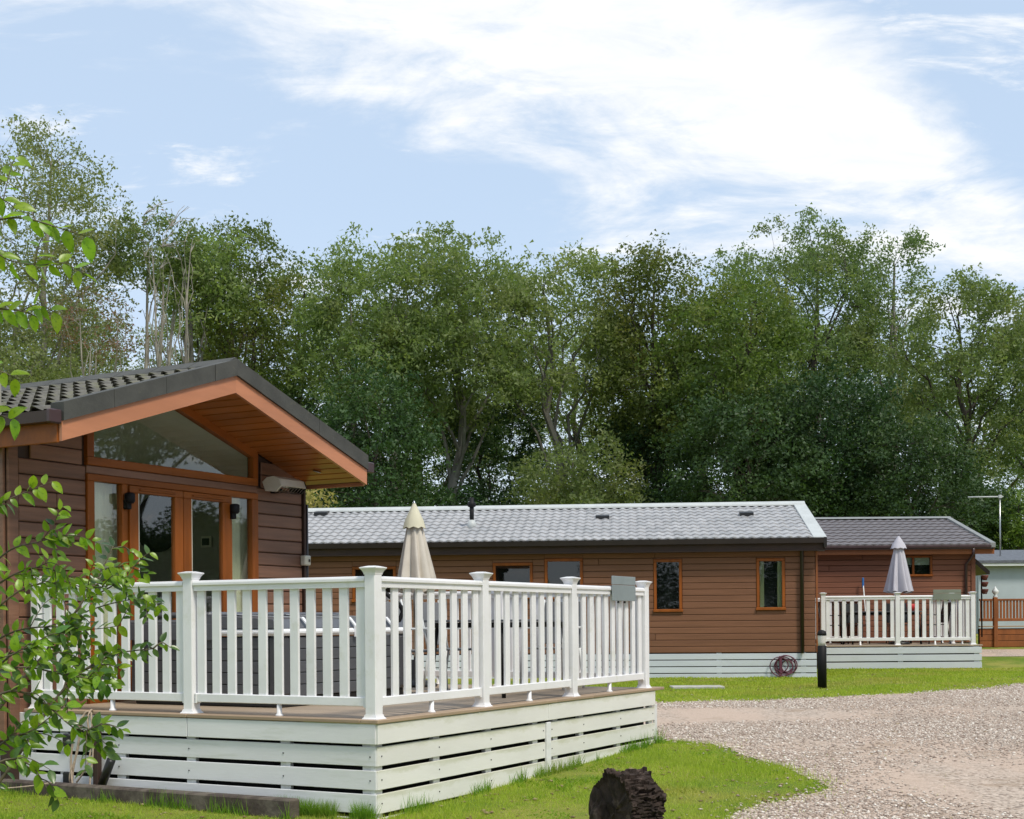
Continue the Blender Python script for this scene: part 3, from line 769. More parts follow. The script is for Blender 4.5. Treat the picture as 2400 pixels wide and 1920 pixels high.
# glazed doors
FRM = 'orange_frame'
def bar(th, name, x0, x1, z0, z1, y0, y1, mat=FRM, parent=None, b=.006):
    return th.part(name, cbox(x1 - x0, y1 - y0, z1 - z0, b), mat, ((x0 + x1) / 2, (y0 + y1) / 2, (z0 + z1) / 2), parent=parent)
ZT = E(1.374); ZB = .80
fr = bar(chalet, 'door_frame', .764, 3.19, E(1.31), ZT, AW - .045, AW + .03, 'orange_frame_flat')
bar(chalet, 'jamb', .764, .85, ZB, E(1.31), AW - .045, AW + .03, parent=fr)
bar(chalet, 'jamb', 3.09, 3.19, ZB, E(1.31), AW - .045, AW + .03, parent=fr)
bar(chalet, 'mullion', 1.195, 1.27, ZB, E(1.31), AW - .045, AW + .03, parent=fr)
bar(chalet, 'mullion', 2.715, 2.765, ZB, E(1.31), AW - .045, AW + .03, parent=fr)
bar(chalet, 'threshold', .764, 3.19, ZB - .07, ZB, AW - .06, AW + .03, 'orange_frame_flat', parent=fr)
for a, b in ((.85, 1.195), (2.765, 3.09)):
    w_ = bar(chalet, 'side_light', a, b, ZB, ZB + .07, AW - .035, AW + .02, 'orange_frame_flat')
    bar(chalet, 'pane', a, b, ZB + .07, E(1.31), AW - .004, AW + .002, 'glass', parent=w_, b=0)
for i, (a, b) in enumerate(((1.275, 2.005), (2.013, 2.712))):
    st = .115
    d = bar(chalet, 'door', a, b, E(1.238), E(1.305), AW - .065, AW - .005, 'orange_frame_flat')
    bar(chalet, 'stile', a, a + st, ZB + .005, E(1.238), AW - .065, AW - .005, parent=d)
    bar(chalet, 'stile', b - st, b, ZB + .005, E(1.238), AW - .065, AW - .005, parent=d)
    bar(chalet, 'bottom_panel', a + st, b - st, ZB + .005, ZB + .14, AW - .06, AW - .01, 'orange_frame_flat', parent=d)
    bar(chalet, 'pane', a + st, b - st, ZB + .14, E(1.238), AW - .035, AW - .029, 'glass', parent=d, b=0)
    bar(chalet, 'bead', a + st, a + st + .018, ZB + .14, E(1.238), AW - .055, AW - .036, 'cream_plastic', parent=d, b=.002)
    bar(chalet, 'vent', a + .12, b - .12, E(1.262), E(1.282), AW - .082, AW - .065, 'orange_frame_flat', parent=d, b=.006)
    hx = b - .05 if i == 0 else a + .05
    bar(chalet, 'handle', hx - .012, hx + .012, 1.72, 1.86, AW - .11, AW - .065, 'black_metal', parent=d)
for x in (1.235, 2.74):
    wl = chalet.part('wall_lamp', lathe([(.035, 0), (.05, .02), (.05, .09), (.03, .10)], 12), 'black_metal', (x, AW - .10, E(1.13)), (0, 0, 0))
    chalet.part('bracket', cbox(.06, .07, .09, .008), 'black_metal', (x, AW - .065, E(1.12)), parent=wl)
bar(chalet, 'transom', .764, 3.19, E(1.376), E(1.450), AW - .03, AW + .03, 'brown_siding')
# upper triangular window
uw = bar(chalet, 'gable_window', .764, 3.19, E(1.452), E(1.530), AW - .045, AW + .03, 'orange_frame_flat')
def slopebar(th, name, x0, x1, dz0, dz1, y0, y1, mat, parent=None):
    me = prism([(x0, soffit(x0, dz0)), (x1, soffit(x1, dz0)), (x1, soffit(x1, dz1)), (x0, soffit(x0, dz1))], 'y', y0, y1)
    return th.part(name, me, mat, (0, 0, 0) if parent is None else tuple(0 for _ in range(3)), parent=parent)
for a, b in ((.764, MID), (MID, 3.19)): slopebar(chalet, 'frame_head', a, b, -.085, -.003, AW - .045, AW + .03, 'orange_frame_flat', uw)
for a, b in ((.764, .845), (3.11, 3.19)):
    chalet.part('jamb', prism([(a, E(1.53)), (b, E(1.53)), (b, soffit(b, -.085)), (a, soffit(a, -.085))], 'y', AW - .043, AW + .028), FRM, parent=uw)
chalet.part('pane', prism([(.845, E(1.53)), (3.11, E(1.53)), (3.11, soffit(3.11, -.085)), (MID, soffit(MID, -.085)), (.845, soffit(.845, -.085))], 'y', AW - .002, AW + .002), 'glass', parent=uw)
# soffit boards under the overhang (run along the ridge direction)
ang = math.atan(TANR); Lsl = 2.12 / math.cos(ang); nb = 17
for sg in (-1, 1):
    for i in range(nb):
        d = (i + .5) * Lsl / nb; sx = MID + sg * d * math.cos(ang)
        chalet.part('soffit_board', cbox(AW - ROOF_A - .03, Lsl / nb - .014, .014, .004), 'soffit_board', (sx, (AW + ROOF_A) / 2 - .01, soffit(sx) + .004), (sg * ang * 1.0, 0, math.pi / 2))
    # deck of the roof above them
    v0, v1 = MID, MID + sg * 2.19
    chalet.part('roof_deck', prism([(v0, soffit(v0) + .02), (v1, soffit(v1) + .02), (v1, soffit(v1) + .17), (v0, soffit(v0) + .17)], 'y', ROOF_A + .04, LEN_END), 'dark_brown')
    # bargeboard and dark verge
    chalet.part('bargeboard', prism([(v0, soffit(v0) - .005), (v1, soffit(v1) - .005), (v1, soffit(v1) + .158), (v0, soffit(v0) + .158)], 'y', ROOF_A, ROOF_A + .035), 'salmon_fascia')
    ends = [0, .32, .98, 1.62, 2.19] if sg < 0 else [0, .36, 1.30, 2.19]
    for a, b in zip(ends, ends[1:]):
        a_, b_ = MID + sg * (a + .002), MID + sg * (b - .002); t0 = .160; t1 = .315
        if a == 0: a_ = MID
        chalet.part('verge_trim', prism([(a_, soffit(a_) + t0), (b_, soffit(b_) + t0), (b_, soffit(b_) + t1), (a_, soffit(a_) + t1)], 'y', ROOF_A - .022 - (.004 if a == 0 else 0), ROOF_A + .13), 'verge_grey')
rf = chalet.part('roof', prism([(MID, soffit(MID) + .19), (MID + 2.2, soffit(MID + 2.2) + .19), (MID + 2.2, soffit(MID + 2.2) + .28), (MID, soffit(MID) + .28)], 'y', ROOF_A + .13, LEN_END), 'tile_moss')
chalet.part('roof_underlay', prism([(MID, soffit(MID) + .172), (MID - 2.2, soffit(MID - 2.2) + .172), (MID - 2.2, soffit(MID - 2.2) + .21), (MID, soffit(MID) + .21)], 'y', ROOF_A + .10, LEN_END), 'shade_black')  # underlay coloured black so the tile hollows read as shaded
tw, rows = .165, 7; gauge = 2.22 / math.cos(ang) / rows; tm = tile_mesh(tw, gauge + .05, .050, .062, hollow=True)
ncol = int((LEN_END - ROOF_A - .12) / tw)
for r in range(rows):
    for c in range(ncol):
        d = 2.24 / math.cos(ang) - r * gauge
        sx = MID - d * math.cos(ang)
        o = chalet.part('roof_tile', tm, 'tile_moss', (sx, ROOF_A + .12 + (c + 1) * tw, soffit(MID) + .218 - d * math.sin(ang) + rnd.uniform(-.002, .003)))
        o.rotation_euler = (ang + rnd.uniform(-.01, .02), 0, -math.pi / 2)
for k in range(14):
    y = ROOF_A + .0 + k * .48
    chalet.part('ridge_tile', prism([(MID - .16, soffit(MID) + .225), (MID, soffit(MID) + .30), (MID + .16, soffit(MID) + .225), (MID + .15, soffit(MID) + .255), (MID, soffit(MID) + .335), (MID - .15, soffit(MID) + .255)], 'y', y, y + .47), 'verge_grey')
# gutters and eaves fascia
for sg, s in ((-1, MID - 2.19), (1, MID + 2.19)):
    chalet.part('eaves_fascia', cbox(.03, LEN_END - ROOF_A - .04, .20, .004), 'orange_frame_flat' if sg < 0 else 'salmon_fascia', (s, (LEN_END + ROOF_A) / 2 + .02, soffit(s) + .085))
    gx = s + sg * .07
    chalet.part('gutter', prism([(gx - .055, soffit(s) + .235), (gx - .045, soffit(s) + .145), (gx + .045, soffit(s) + .145), (gx + .055, soffit(s) + .235), (gx + .045, soffit(s) + .235), (gx + .037, soffit(s) + .155), (gx - .037, soffit(s) + .155), (gx - .045, soffit(s) + .235)], 'y', ROOF_A + .03, LEN_END), 'brown_gutter')
    chalet.part('gutter_end', cbox(.13, .05, .115, .01), 'brown_gutter', (gx, ROOF_A + .015, soffit(s) + .19))
chalet.part('eaves_soffit', cbox(.12, LEN_END - AW, .012, 0), 'dark_brown', (S1 - .06, (LEN_END + AW) / 2, soffit(S1) - .02))
chalet.part('downpipe', tube([(S2 + .035, AW - .03, 2.78), (S2 + .035, AW - .03, .78)], .022), 'dark_gutter')
chalet.part('downlight', lathe([(.045, 0), (.045, .008), (.02, .01)], 14), 'steel', (3.72, 3.28, soffit(3.72) - .012), (ang, 0, 0))
# infrared heater and junction box
ht = Thing('patio_heater', (3.46, AW - .10, E(1.42)), 'cream and black patio heater lamp on the chalet wall under the eaves', 'heater', **F1)
shell = [(-.13, -.02), (-.10, .055), (-.03, .085), (.06, .075), (.12, .03), (.11, .022), (.055, .058), (-.03, .068), (-.09, .04), (-.12, -.024)]
ht.part('reflector_hood', prism([(p[0] + AW - .19, p[1] + E(1.47)) for p in shell], 'x', 3.24, 3.66), 'lamp_cream')
for x in (3.235, 3.665):
    ht.part('end_cap', prism([(p[0] + AW - .19, p[1] + E(1.47)) for p in shell[:5]] + [(AW - .19 + .08, E(1.40)), (AW - .19 - .06, E(1.39))], 'x', x - .01, x + .01), 'lamp_cream' if x < 3.4 else 'black_metal')
ht.part('lamp_tube', tube([(3.26, AW - .20, E(1.465)), (3.64, AW - .20, E(1.465))], .018), 'steel')
ht.part('wire_guard', joined([(tube([(x, AW - .31, E(1.45)), (x, AW - .25, E(1.40)), (x, AW - .12, E(1.40))], .003, 4), Matrix()) for x in np.linspace(3.27, 3.63, 8)]), 'steel')
ht.part('wall_bracket', cbox(.06, .14, .05, .006), 'black_metal', (3.45, AW - .07, E(1.42)))
jb = Thing('junction_box', (S2 - .05, AW - .03, E(.635)), 'small cream socket box on the far corner of the brown chalet wall', 'socket box', **F1)
jb.part('housing', cbox(.11, .07, .11, .01), 'cream_plastic', (S2 - .02, AW - .06, E(.69)))
jb.part('socket_hole', cbox(.03, .006, .03, .004), 'black_plastic', (S2 + .0, AW - .098, E(.69)))
cabl = tube([(S2 + .01, AW - .03, E(.63)), (S2 + .012, AW - .03, .80)], .012); jb.part('conduit', cabl, 'cream_plastic')

# ------------------------------------------------------------------ hot tub on the deck
tub = Thing('hot_tub', (1.8, 2.35, DZ), 'grey panelled hot tub with white rim and folded grey cover, behind the near railing', 'hot tub', **F1)
tx0, tx1, ty0, ty1 = .86, 2.82, 1.55, 3.25; TZ = DZ + .09
tub.part('plinth', cbox(tx1 - tx0 - .06, ty1 - ty0 - .06, .09, .01), 'black_plastic', ((tx0 + tx1) / 2, (ty0 + ty1) / 2, DZ + .046))
tub.part('liner', cbox(tx1 - tx0 - .06, ty1 - ty0 - .06, .50, 0), 'shade_black', ((tx0 + tx1) / 2, (ty0 + ty1) / 2, DZ + .34))
for i in range(5):
    z = TZ + .05 + i * .102
    tub.part('cabinet_board', cbox(ty1 - ty0 - .26, .02, .096, .004), 'tub_panel', (tx0 + .01, (ty0 + ty1) / 2, z), (0, 0, math.pi / 2))
    tub.part('cabinet_board', cbox(tx1 - tx0 - .26, .02, .096, .004), 'tub_panel', ((tx0 + tx1) / 2, ty0 + .01, z))
for cx_, cy_ in ((tx0 + .07, ty0 + .07), (tx1 - .07, ty0 + .07), (tx0 + .07, ty1 - .07)):
    tub.part('corner_panel', cbox(.15, .15, .52, .03), 'tub_corner', (cx_, cy_, TZ + .26))
tub.part('shell_rim', cbox(tx1 - tx0 + .05, ty1 - ty0 + .05, .06, .022), 'tub_shell', ((tx0 + tx1) / 2, (ty0 + ty1) / 2, TZ + .55))
cy1 = 2.35
tub.part('cover', cbox(tx1 - tx0 + .06, ty1 - cy1 + .05, .13, .02), 'tub_cover', ((tx0 + tx1) / 2, (ty1 + cy1) / 2 + .02, TZ + .60))
tub.part('cover_skirt', cbox(.012, ty1 - 2.25, .14, .003), 'tub_cover', (tx0 - .032, (ty1 + 2.25) / 2, TZ + .555))
tub.part('cover_flap', prism([(2.40, TZ + .585), (2.40, TZ + .70), (1.62, TZ + .66), (1.56, TZ + .585)], 'x', tx0 - .02, tx1 + .02), 'tub_cover')
tub.part('cover_top', cbox(tx1 - tx0 + .04, .9, .05, .02), 'tub_cover', ((tx0 + tx1) / 2, 2.75, TZ + .705))
for x in (1.2, 1.9, 2.5):
    tub.part('strap', prism([(2.40, TZ + .708), (2.40, TZ + .716), (1.60, TZ + .672), (1.53, TZ + .60), (1.53, TZ + .50), (1.515, TZ + .50), (1.515, TZ + .60), (1.59, TZ + .680)], 'x', x, x + .035), 'tub_shell')
tub.part('cover_lifter', tube(smooth_path([(2.75, 1.62, TZ + .62), (2.78, 1.58, TZ + .74), (2.72, 1.66, TZ + .86), (2.62, 1.85, TZ + .98), (2.6, 2.3, TZ + 1.02)]), .022), 'black_metal')

# ------------------------------------------------------------------ parasols
def parasol(name, x, y, z, top, clen, rad, mat, capm, label):
    t = Thing(name, (x, y, z), label, 'parasol', 'closed garden parasols')
    t.part('pole', tube([(x, y, z), (x, y, top - .02)], .019), 'steel' if capm else 'black_metal')
    t.part('base', lathe([(.24, 0), (.25, .02), (.20, .06), (.06, .08), (.05, .30)], 20), 'black_plastic', (x, y, z))
    seg = 48; V = []; F = []; nl = 9; pl_ = 8
    for i in range(nl):
        f = i / (nl - 1); r = rad * (.16 + .84 * (f ** .75)); zz_ = top - .04 - clen * f
        for k in range(seg):
            a = 2 * math.pi * k / seg
            q = 1 + (.08 + .46 * f) * (math.cos(pl_ * a + .6 * math.sin(a * 2)) * .7 + .3 * math.cos(13 * a)) ; dz = .03 * math.cos(pl_ * a) if i == nl - 1 else 0
            V.append((r * q * math.cos(a + .25 * f), r * q * math.sin(a + .25 * f), zz_ - z + dz))
    for i in range(nl - 1):
        for k in range(seg): F.append([i * seg + k, i * seg + (k + 1) % seg, (i + 1) * seg + (k + 1) % seg, (i + 1) * seg + k])
    F.append(list(range(seg))[::-1])
    t.part('canopy', mesh_py(V, F, True), mat, (x, y, z))
    V = []; F = []
    for i, (r, dz) in enumerate(((.012, .03), (.05 * rad / .18, -.06), (.10 * rad / .18, -.17), (.125 * rad / .18, -.245))):
        for k in range(16):
            a = 2 * math.pi * k / 16; q = 1 + (.07 * (1 if k % 2 else -1) if i > 0 else 0)
            V.append((r * q * math.cos(a), r * q * math.sin(a), top + dz - z - (.02 if (i == 3 and k % 2) else 0)))
    for i in range(3):
        for k in range(16): F.append([i * 16 + k, i * 16 + (k + 1) % 16, (i + 1) * 16 + (k + 1) % 16, (i + 1) * 16 + k])
    t.part('canopy_vent', mesh_py(V, F, True), capm or mat, (x, y, z))
    t.part('finial', lathe([(.012, 0), (.018, .02), (.006, .05)], 8), 'steel' if capm else 'black_metal', (x, y, top))
    return t
def w1(s, t): p = Vector((CX, CY)) + dR * s + dL * t; return p
pp = w1(4.6, 2.60); parasol('parasol', pp.x, pp.y, DZ, EYE + 1.30, .92, .185, 'beige_fabric', 'cream_fabric', 'closed beige parasol with a cream vent cap, above the near white railing')
pp = at(1893, 1300, 31); parasol('parasol', pp.x, 31, .886, 3.27, 1.19, .24, 'lilac_fabric', None, 'closed pale lilac parasol on the farther deck at the right')

# ------------------------------------------------------------------ garden table and chairs
def table(x, y, z, ang, label, l=1.5, w=.9):
    t = Thing('garden_table', (0, 0, 0), label, 'table', org=(x, y, z), ang=ang)
    n = 6
    for i in range(n): t.part('table_slat', cbox(l, w / n - .008, .022, .003), 'tub_panel', (0, -w / 2 + (i + .5) * w / n, .725))
    t.part('apron', cbox(l - .12, w - .12, .05, .004), 'black_metal', (0, 0, .685))
    for a in (-1, 1):
        for b in (-1, 1): t.part('leg', tube([(a * (l / 2 - .10), b * (w / 2 - .10), .70), (a * (l / 2 - .04), b * (w / 2 - .04), 0)], .02, 6), 'black_metal')
CH = []
def chair_proto(frame, fabric, lbl, org, ang, grp):
    t = Thing('garden_chair', (0, 0, 0), lbl, 'chair', grp, org=org, ang=ang)
    t.part('seat', cbox(.46, .44, .02, .005), fabric, (0, 0, .43))
    t.part('backrest', cbox(.46, .02, .46, .006), fabric, (0, .26, .70), (R_(-12), 0, 0))
    for s in (-1, 1):
        t.part('leg', tube([(s * .24, -.20, .64), (s * .25, -.23, 0)], .013, 6), frame)
        t.part('leg', tube([(s * .24, .19, .43), (s * .25, .26, 0)], .013, 6), frame)
        t.part('armrest', cbox(.035, .46, .02, .006), frame, (s * .25, 0, .65))
        t.part('back_frame', tube([(s * .24, .20, .42), (s * .24, .31, .95)], .013, 6), frame)
    return t
def copy_thing(root, org, ang, label):
    r = root.copy(); COL.objects.link(r); r.location = org; r.rotation_euler = (0, 0, ang); r['label'] = label
    for ch in list(root.children):
        c = ch.copy(); COL.objects.link(c); c.parent = r
        for gch in ch.children:
            d = gch.copy(); COL.objects.link(d); d.parent = c
    return r
q = w1(3.62, .95); table(q.x, q.y, DZ, TH, 'grey slatted garden table behind the near railing, right of the hot tub')
ring = [(3.10, .42, math.pi, 'grey garden chair on the near deck beside the table, closest to the hot tub'), (3.25, 1.75, 0, 'grey garden chair beyond the table on the near deck, on its hot tub side'),
        (4.05, 1.75, .1, 'grey garden chair beyond the table on the near deck, on its far end'), (4.70, .95, -math.pi / 2, 'grey garden chair at the end of the table nearest the last railing post')]
first = None
for s, t_, a, lb in ring:
    q = w1(s, t_)
    if s == 3.10: continue
    if first is None: first = chair_proto('white_paint', 'grey_fabric', lb, (q.x, q.y, DZ), TH + a, 'garden chairs on the near deck')
    else: copy_thing(first.o, (q.x, q.y, DZ), TH + a, lb)

# ------------------------------------------------------------------ things at the foot of the deck
q = w1(-.17, 0)
sl_ = Thing('timber_sleeper', (-.17, 2.6, 0), 'old dark timber sleeper lying along the foot of the white deck skirt', 'sleeper', **F1)
sl_.part('beam', cbox(.12, 4.2, .15, .012), 'sleeper', (-.17, .62 + 2.1, .075), (0, R_(0), 0))
rp = Thing('rope', (-.10, 2.84, DZ), 'pale frayed rope bundle hanging from the deck edge', 'rope', **F1)
for k, (dy, pts) in enumerate([
    (0, [(.0, 0, 0), (-.05, .03, -.02), (-.06, .10, -.30), (-.07, .15, -.55), (-.10, .12, -.78)]),
    (.02, [(.0, 0, 0), (-.06, .02, -.04), (-.07, .12, -.25), (-.08, .13, -.5), (-.13, .02, -.80)]),
    (-.02, [(.0, 0, 0), (-.05, -.03, .0), (-.06, -.06, -.30), (-.09, -.05, -.60), (-.17, -.20, -.76)]),
    (.01, [(0, .03, 0), (-.06, .06, -.08), (-.05, .09, -.3), (-.08, .155, -.52), (-.06, .16, -.62)]),
    (0, [(0, .0, .02), (-.05, -.01, -.06), (-.05, -.045, -.28), (-.08, -.02, -.45), (-.07, .10, -.58)])]):
    rp.part('rope_strand', tube(smooth_path([(-.02 + p[0], 2.84 + dy + p[1], DZ - .01 + p[2]) for p in pts]), .0085, 6), 'rope')
po = Thing('timber_stake', (-.07, 2.73, 0), 'dark timber stake standing against the skirt behind the rope', 'post', **F1)
po.part('stake', cbox(.05, .06, .70, .006), 'dark_brown', (-.055, 2.74, .35))
dp = Thing('drain_pipe', (-.06, 2.55, .1), 'short black drain pipe leaning out of the skirt beside the rope', 'pipe', **F1)
dp.part('pipe', tube([(-.05, 2.70, .13), (-.12, 2.52, .36)], .036, 14), 'black_plastic')
tw_ = [Vector(p) for p in [(-.35, 4.0, .12), (-.36, 3.6, .10), (-.33, 3.25, .13), (-.27, 3.0, .17)]]
single('fallen_twig', tube([w1(p.x, p.y).to_3d() + Vector((0, 0, p.z)) for p in smooth_path(tw_)], .006, 5), 'rope', (0, 0, 0), 'thin bare twig lying along the old sleeper', 'twig')
# log
def log_mesh():
    bm = bmesh.new(); seg, rings = 210, 44; L = .30; R0 = .262; V = []
    for i in range(rings + 1):
        row = []
        for k in range(seg):
            a = 2 * math.pi * k / seg; y = -L / 2 + L * i / rings
            n1_ = noise.noise(Vector((math.cos(a) * 2.2, math.sin(a) * 2.2, y * 3)))
            cell = noise.cell(Vector((a * 8.0 + .6 * noise.noise(Vector((a * 3, y * 14, 2))), y * 15 + 1.3 * noise.noise(Vector((a * 7, 1, 0))), 0)))
            rid = abs(noise.noise(Vector((math.cos(a) * 11, math.sin(a) * 11, y * 7))))
            r = R0 * (1 + .09 * n1_) + .020 * (cell - .5) - .10 * max(0, .20 - rid)
            if -1.2 < a - math.pi < -.1 and i < 8: r *= 1.04
            yy = y + .02 * noise.noise(Vector((math.cos(a) * 3, math.sin(a) * 3, i))) * (1 if i in (0, rings) else 0)
            row.append(bm.verts.new((r * math.cos(a), yy, r * math.sin(a))))
        V.append(row)
    for i in range(rings):
        for k in range(seg): bm.faces.new((V[i][k], V[i][(k + 1) % seg], V[i + 1][(k + 1) % seg], V[i + 1][k]))
    for row, dirn in ((V[0], 1), (V[-1], -1)):
        prev = row
        for j in range(1, 8):
            f = 1 - j / 8; cur = []
            for k in range(seg):
                v = row[k].co; d = .035 * noise.noise(Vector((v.x * f * 12, v.z * f * 12, dirn))) + .02 * f
                cur.append(bm.verts.new((v.x * f, v.y + dirn * (.03 + d) * (1 - f * .7), v.z * f)))
            for k in range(seg): bm.faces.new((prev[k], cur[k], cur[(k + 1) % seg], prev[(k + 1) % seg]))
            prev = cur
        bm.faces.new(prev)
    bmesh.ops.recalc_face_normals(bm, faces=bm.faces)
    me = bpy.data.meshes.new('log'); bm.to_mesh(me); bm.free(); return me
lg = Thing('log', (0, 0, 0), 'dark rough-barked log section sitting on the grass at the bottom edge', 'log', org=(.745, 9.0, g(0, 9.0)), ang=R_(-59))
lg.o.scale = (.86, .86, 1.0)
lg.part('bark', log_mesh(), 'log_bark', (0, 0, .255))
kn = bmesh.new(); bmesh.ops.create_icosphere(kn, subdivisions=4, radius=.12)
for v in kn.verts: v.co *= 1 + .35 * noise.noise(v.co * 9) + .18 * noise.noise(v.co * 25)
me = bpy.data.meshes.new('knot'); kn.to_mesh(me); kn.free()
lg.part('broken_branch_stub', me, 'log_bark', (-.20, -.10, .22), scale=(.9, .8, 1.5))

# ------------------------------------------------------------------ the long chalet across the drive
beta = -math.atan(.085)
B2 = Vector((5.89, 27.0)); F2 = dict(org=(B2.x, B2.y, 0), ang=beta)
c2 = Thing('holiday_chalet', (-6.5, 3, .33), 'long tan clad chalet with pale wavy tiled roof across the drive', 'chalet', **F2)
def s2(x):     # frame x of a picture column on the front wall (y = 0 of the frame)
    k = (x - 1078) / FD; c, n = math.cos(beta), math.sin(beta)
    return (k * B2.y - B2.x) / (c - k * n)
L2 = 13.2; ZW0, ZW1 = .82, 2.80
win2 = []
def zz2(x, y): s = s2(x); Y = B2.y + s * math.sin(beta); return EYE + (1308 - .0075 * (x - 1078) - y) / FD * Y
for (xa, xb, yt, yb) in ((1376.7, 1436.5, 1177.5, 1289), (1593, 1653, 1175.5, 1285), (1038.5, 1122.5, 1185, 1262), (1147.5, 1228, 1176, 1262), (743, 835, 1193, 1268)):
    win2.append((s2(xa), s2(xb), zz2((xa + xb) / 2, yb), zz2((xa + xb) / 2, yt)))
nb2 = 16; zs2 = [ZW0 + (ZW1 - ZW0) * i / nb2 for i in range(nb2 + 1)]
siding(c2, -L2, -.02, zs2, 0, win2, 'tan_siding', .022, .007, lambda z: [-3.1 - (int(z * 71) % 5) * 1.1, -8.2 - (int(z * 37) % 4) * .9], bev=.007)
c2.part('wall', cbox(L2, .04, ZW1 - ZW0 + .2, 0), 'dark_brown', (-L2 / 2, .12, (ZW0 + ZW1) / 2))
c2.part('wall', cbox(.04, 5.9, ZW1 - ZW0 + .1, 0), 'tan_siding', (-.022, 3.06, (ZW0 + ZW1) / 2))
c2.part('wall', cbox(.04, 5.9, ZW1 - ZW0 + .1, 0), 'tan_siding', (-L2 + .022, 3.06, (ZW0 + ZW1) / 2))
c2.part('wall', cbox(L2 - .1, .04, ZW1 - ZW0 + .1, 0), 'tan_siding', (-L2 / 2, 6.0, (ZW0 + ZW1) / 2))
c2.part('corner_trim', cbox(.035, .03, ZW1 - ZW0, .004), 'far_orange', (.012, -.008, (ZW0 + ZW1) / 2))
for i, (a, b, z0, z1) in enumerate(win2):
    w = b - a
    cur = [(a + .07, a + .15), (b - .14, b - .06)] if i == 1 else None
    window(c2, a, b, z0, z1, 0, .058, [a + w * .55] if i == 4 else [], curtains=cur)
# skirt
for zc in (.675, .545, .415, .285):
    c2.part('skirt_board', cbox(L2, .02, .112, .003), 'far_white_board', (-L2 / 2, -.012, zc + .07))
for x in np.arange(-.25, -L2, -1.62):
    c2.part('batten', cbox(.10, .03, .60, .003), 'far_white_board', (float(x), .018, .52))
c2.part('shade_sheet', cbox(L2, .02, .62, 0), 'shade_black', (-L2 / 2, .07, .52))  # shade under the long chalet, painted as a black sheet
# roof
EAVE_Y = -.28; ang2 = math.atan2(3.90 - 3.02, 3.0 - EAVE_Y); sl2 = (3.0 - EAVE_Y) / math.cos(ang2)
XR = .14
c2.part('gutter', prism([(EAVE_Y - .06, 3.02), (EAVE_Y - .05, 2.92), (EAVE_Y + .04, 2.92), (EAVE_Y + .05, 3.02)], 'x', -L2 - .2, XR - .02), 'dark_gutter')
c2.part('eaves_fascia', cbox(L2 + .3, .03, .20, .004), 'dark_brown', (-L2 / 2, EAVE_Y + .07, 2.88))
c2.part('eaves_soffit', cbox(L2 + .3, .3, .02, 0), 'dark_brown', (-L2 / 2, -.10, 2.785))
c2.part('roof_underlay', prism([(EAVE_Y, 2.99), (3.0, 3.87), (3.0, 3.83), (EAVE_Y, 2.95)], 'x', -L2 - .2, XR - .02), 'shade_black')
c2.part('roof', prism([(3.0, 3.90), (6.3, 3.02), (6.3, 2.95), (3.0, 3.83)], 'x', -L2 - .2, XR - .02), 'tile_grey')
c2.part('wall', prism([(.02, ZW1), (6.0, ZW1), (3.0, 3.80)], 'x', -.04, -.01), 'tan_siding')
rows2 = 10; gg2 = sl2 / rows2; tw2 = .178; tm2 = tile_mesh(tw2, gg2 + .02, .028, .026)
far = []; nc2 = int((L2 + .2) / tw2)
spots = []
for r in range(rows2):
    for c in range(nc2):
        x = XR - .20 - (c + 1) * tw2; spots.append((r, x))
def d2(sp): return sp[1] * -1 + sp[0] * .2
# visible ones first: the span right of the near chalet, ordered from the near (right) end
spots.sort(key=d2)
for i, (r, x) in enumerate(spots):
    y = EAVE_Y + r * gg2 * math.cos(ang2); z = 3.02 + r * gg2 * math.sin(ang2)
    if i < 300: c2.part('roof_tile', tm2, 'tile_grey', (x, y, z), (ang2 + rnd.uniform(0, .012), 0, 0))
    else: far.append((tm2, Matrix.Translation((x, y, z)) @ Matrix.Rotation(ang2, 4, 'X')))
c2.part('roof_tiles', joined(far), 'tile_grey', kind='stuff')
c2.part('ridge_cap', prism([(2.86, 3.90), (3.0, 3.965), (3.14, 3.90), (3.13, 3.935), (3.0, 4.0), (2.87, 3.935)], 'x', -L2 - .2, XR + .02), 'ridge_pale')
v = [(XR - .22, EAVE_Y - .03, 3.035), (XR + .03, EAVE_Y - .03, 3.035), (XR + .03, 3.0, 3.955), (XR - .22, 3.0, 3.955)]
c2.part('verge_trim', mesh_py(v + [(a, b, c - .05) for a, b, c in v], [[0, 1, 2, 3], [4, 5, 6, 7], [0, 1, 5, 4], [1, 2, 6, 5], [2, 3, 7, 6], [3, 0, 4, 7]]), 'ridge_pale')
c2.part('verge_end', cbox(.06, .12, .2, .01), 'dark_gutter', (XR, EAVE_Y + .0, 2.93))
c2.part('downpipe', tube([(s2(1688), -.20, 2.92), (s2(1688), -.09, 2.72), (s2(1688), -.07, .80)], .036), 'dark_gutter')
def roof2(x, f):   # point on the roof at picture column x, fraction f up the slope
    s = s2(x); y = EAVE_Y + f * sl2 * math.cos(ang2); s *= 1 + y / 27.0 * 1.0 if False else 1
    k = (x - 1078) / FD; c, n = math.cos(beta), math.sin(beta)
    s = (k * (B2.y + y * c) - B2.x + y * n) / (c - k * n)
    return s, y, 3.02 + f * sl2 * math.sin(ang2)
for x, f in ((676, .86), (1270, .60), (1574, .64)):
    s, y, z = roof2(x, f)
    vv = c2.part('roof_vent', prism([(0, .02), (.30, .10), (.30, .145), (.03, .105), (0, .09)], 'x', -.14, .14), 'black_plastic', (s, y, z), (0, 0, 0))
s, y, z = roof2(995, .42)
fl = c2.part('flue', tube([(0, 0, 0), (0, 0, .52)], .045, 12), 'black_metal', (s, y, z))
c2.part('flue_cowl', lathe([(.05, 0), (.085, .02), (.085, .09), (.05, .12), (.045, .20)], 12), 'black_metal', (s, y, z + .42), parent=fl)
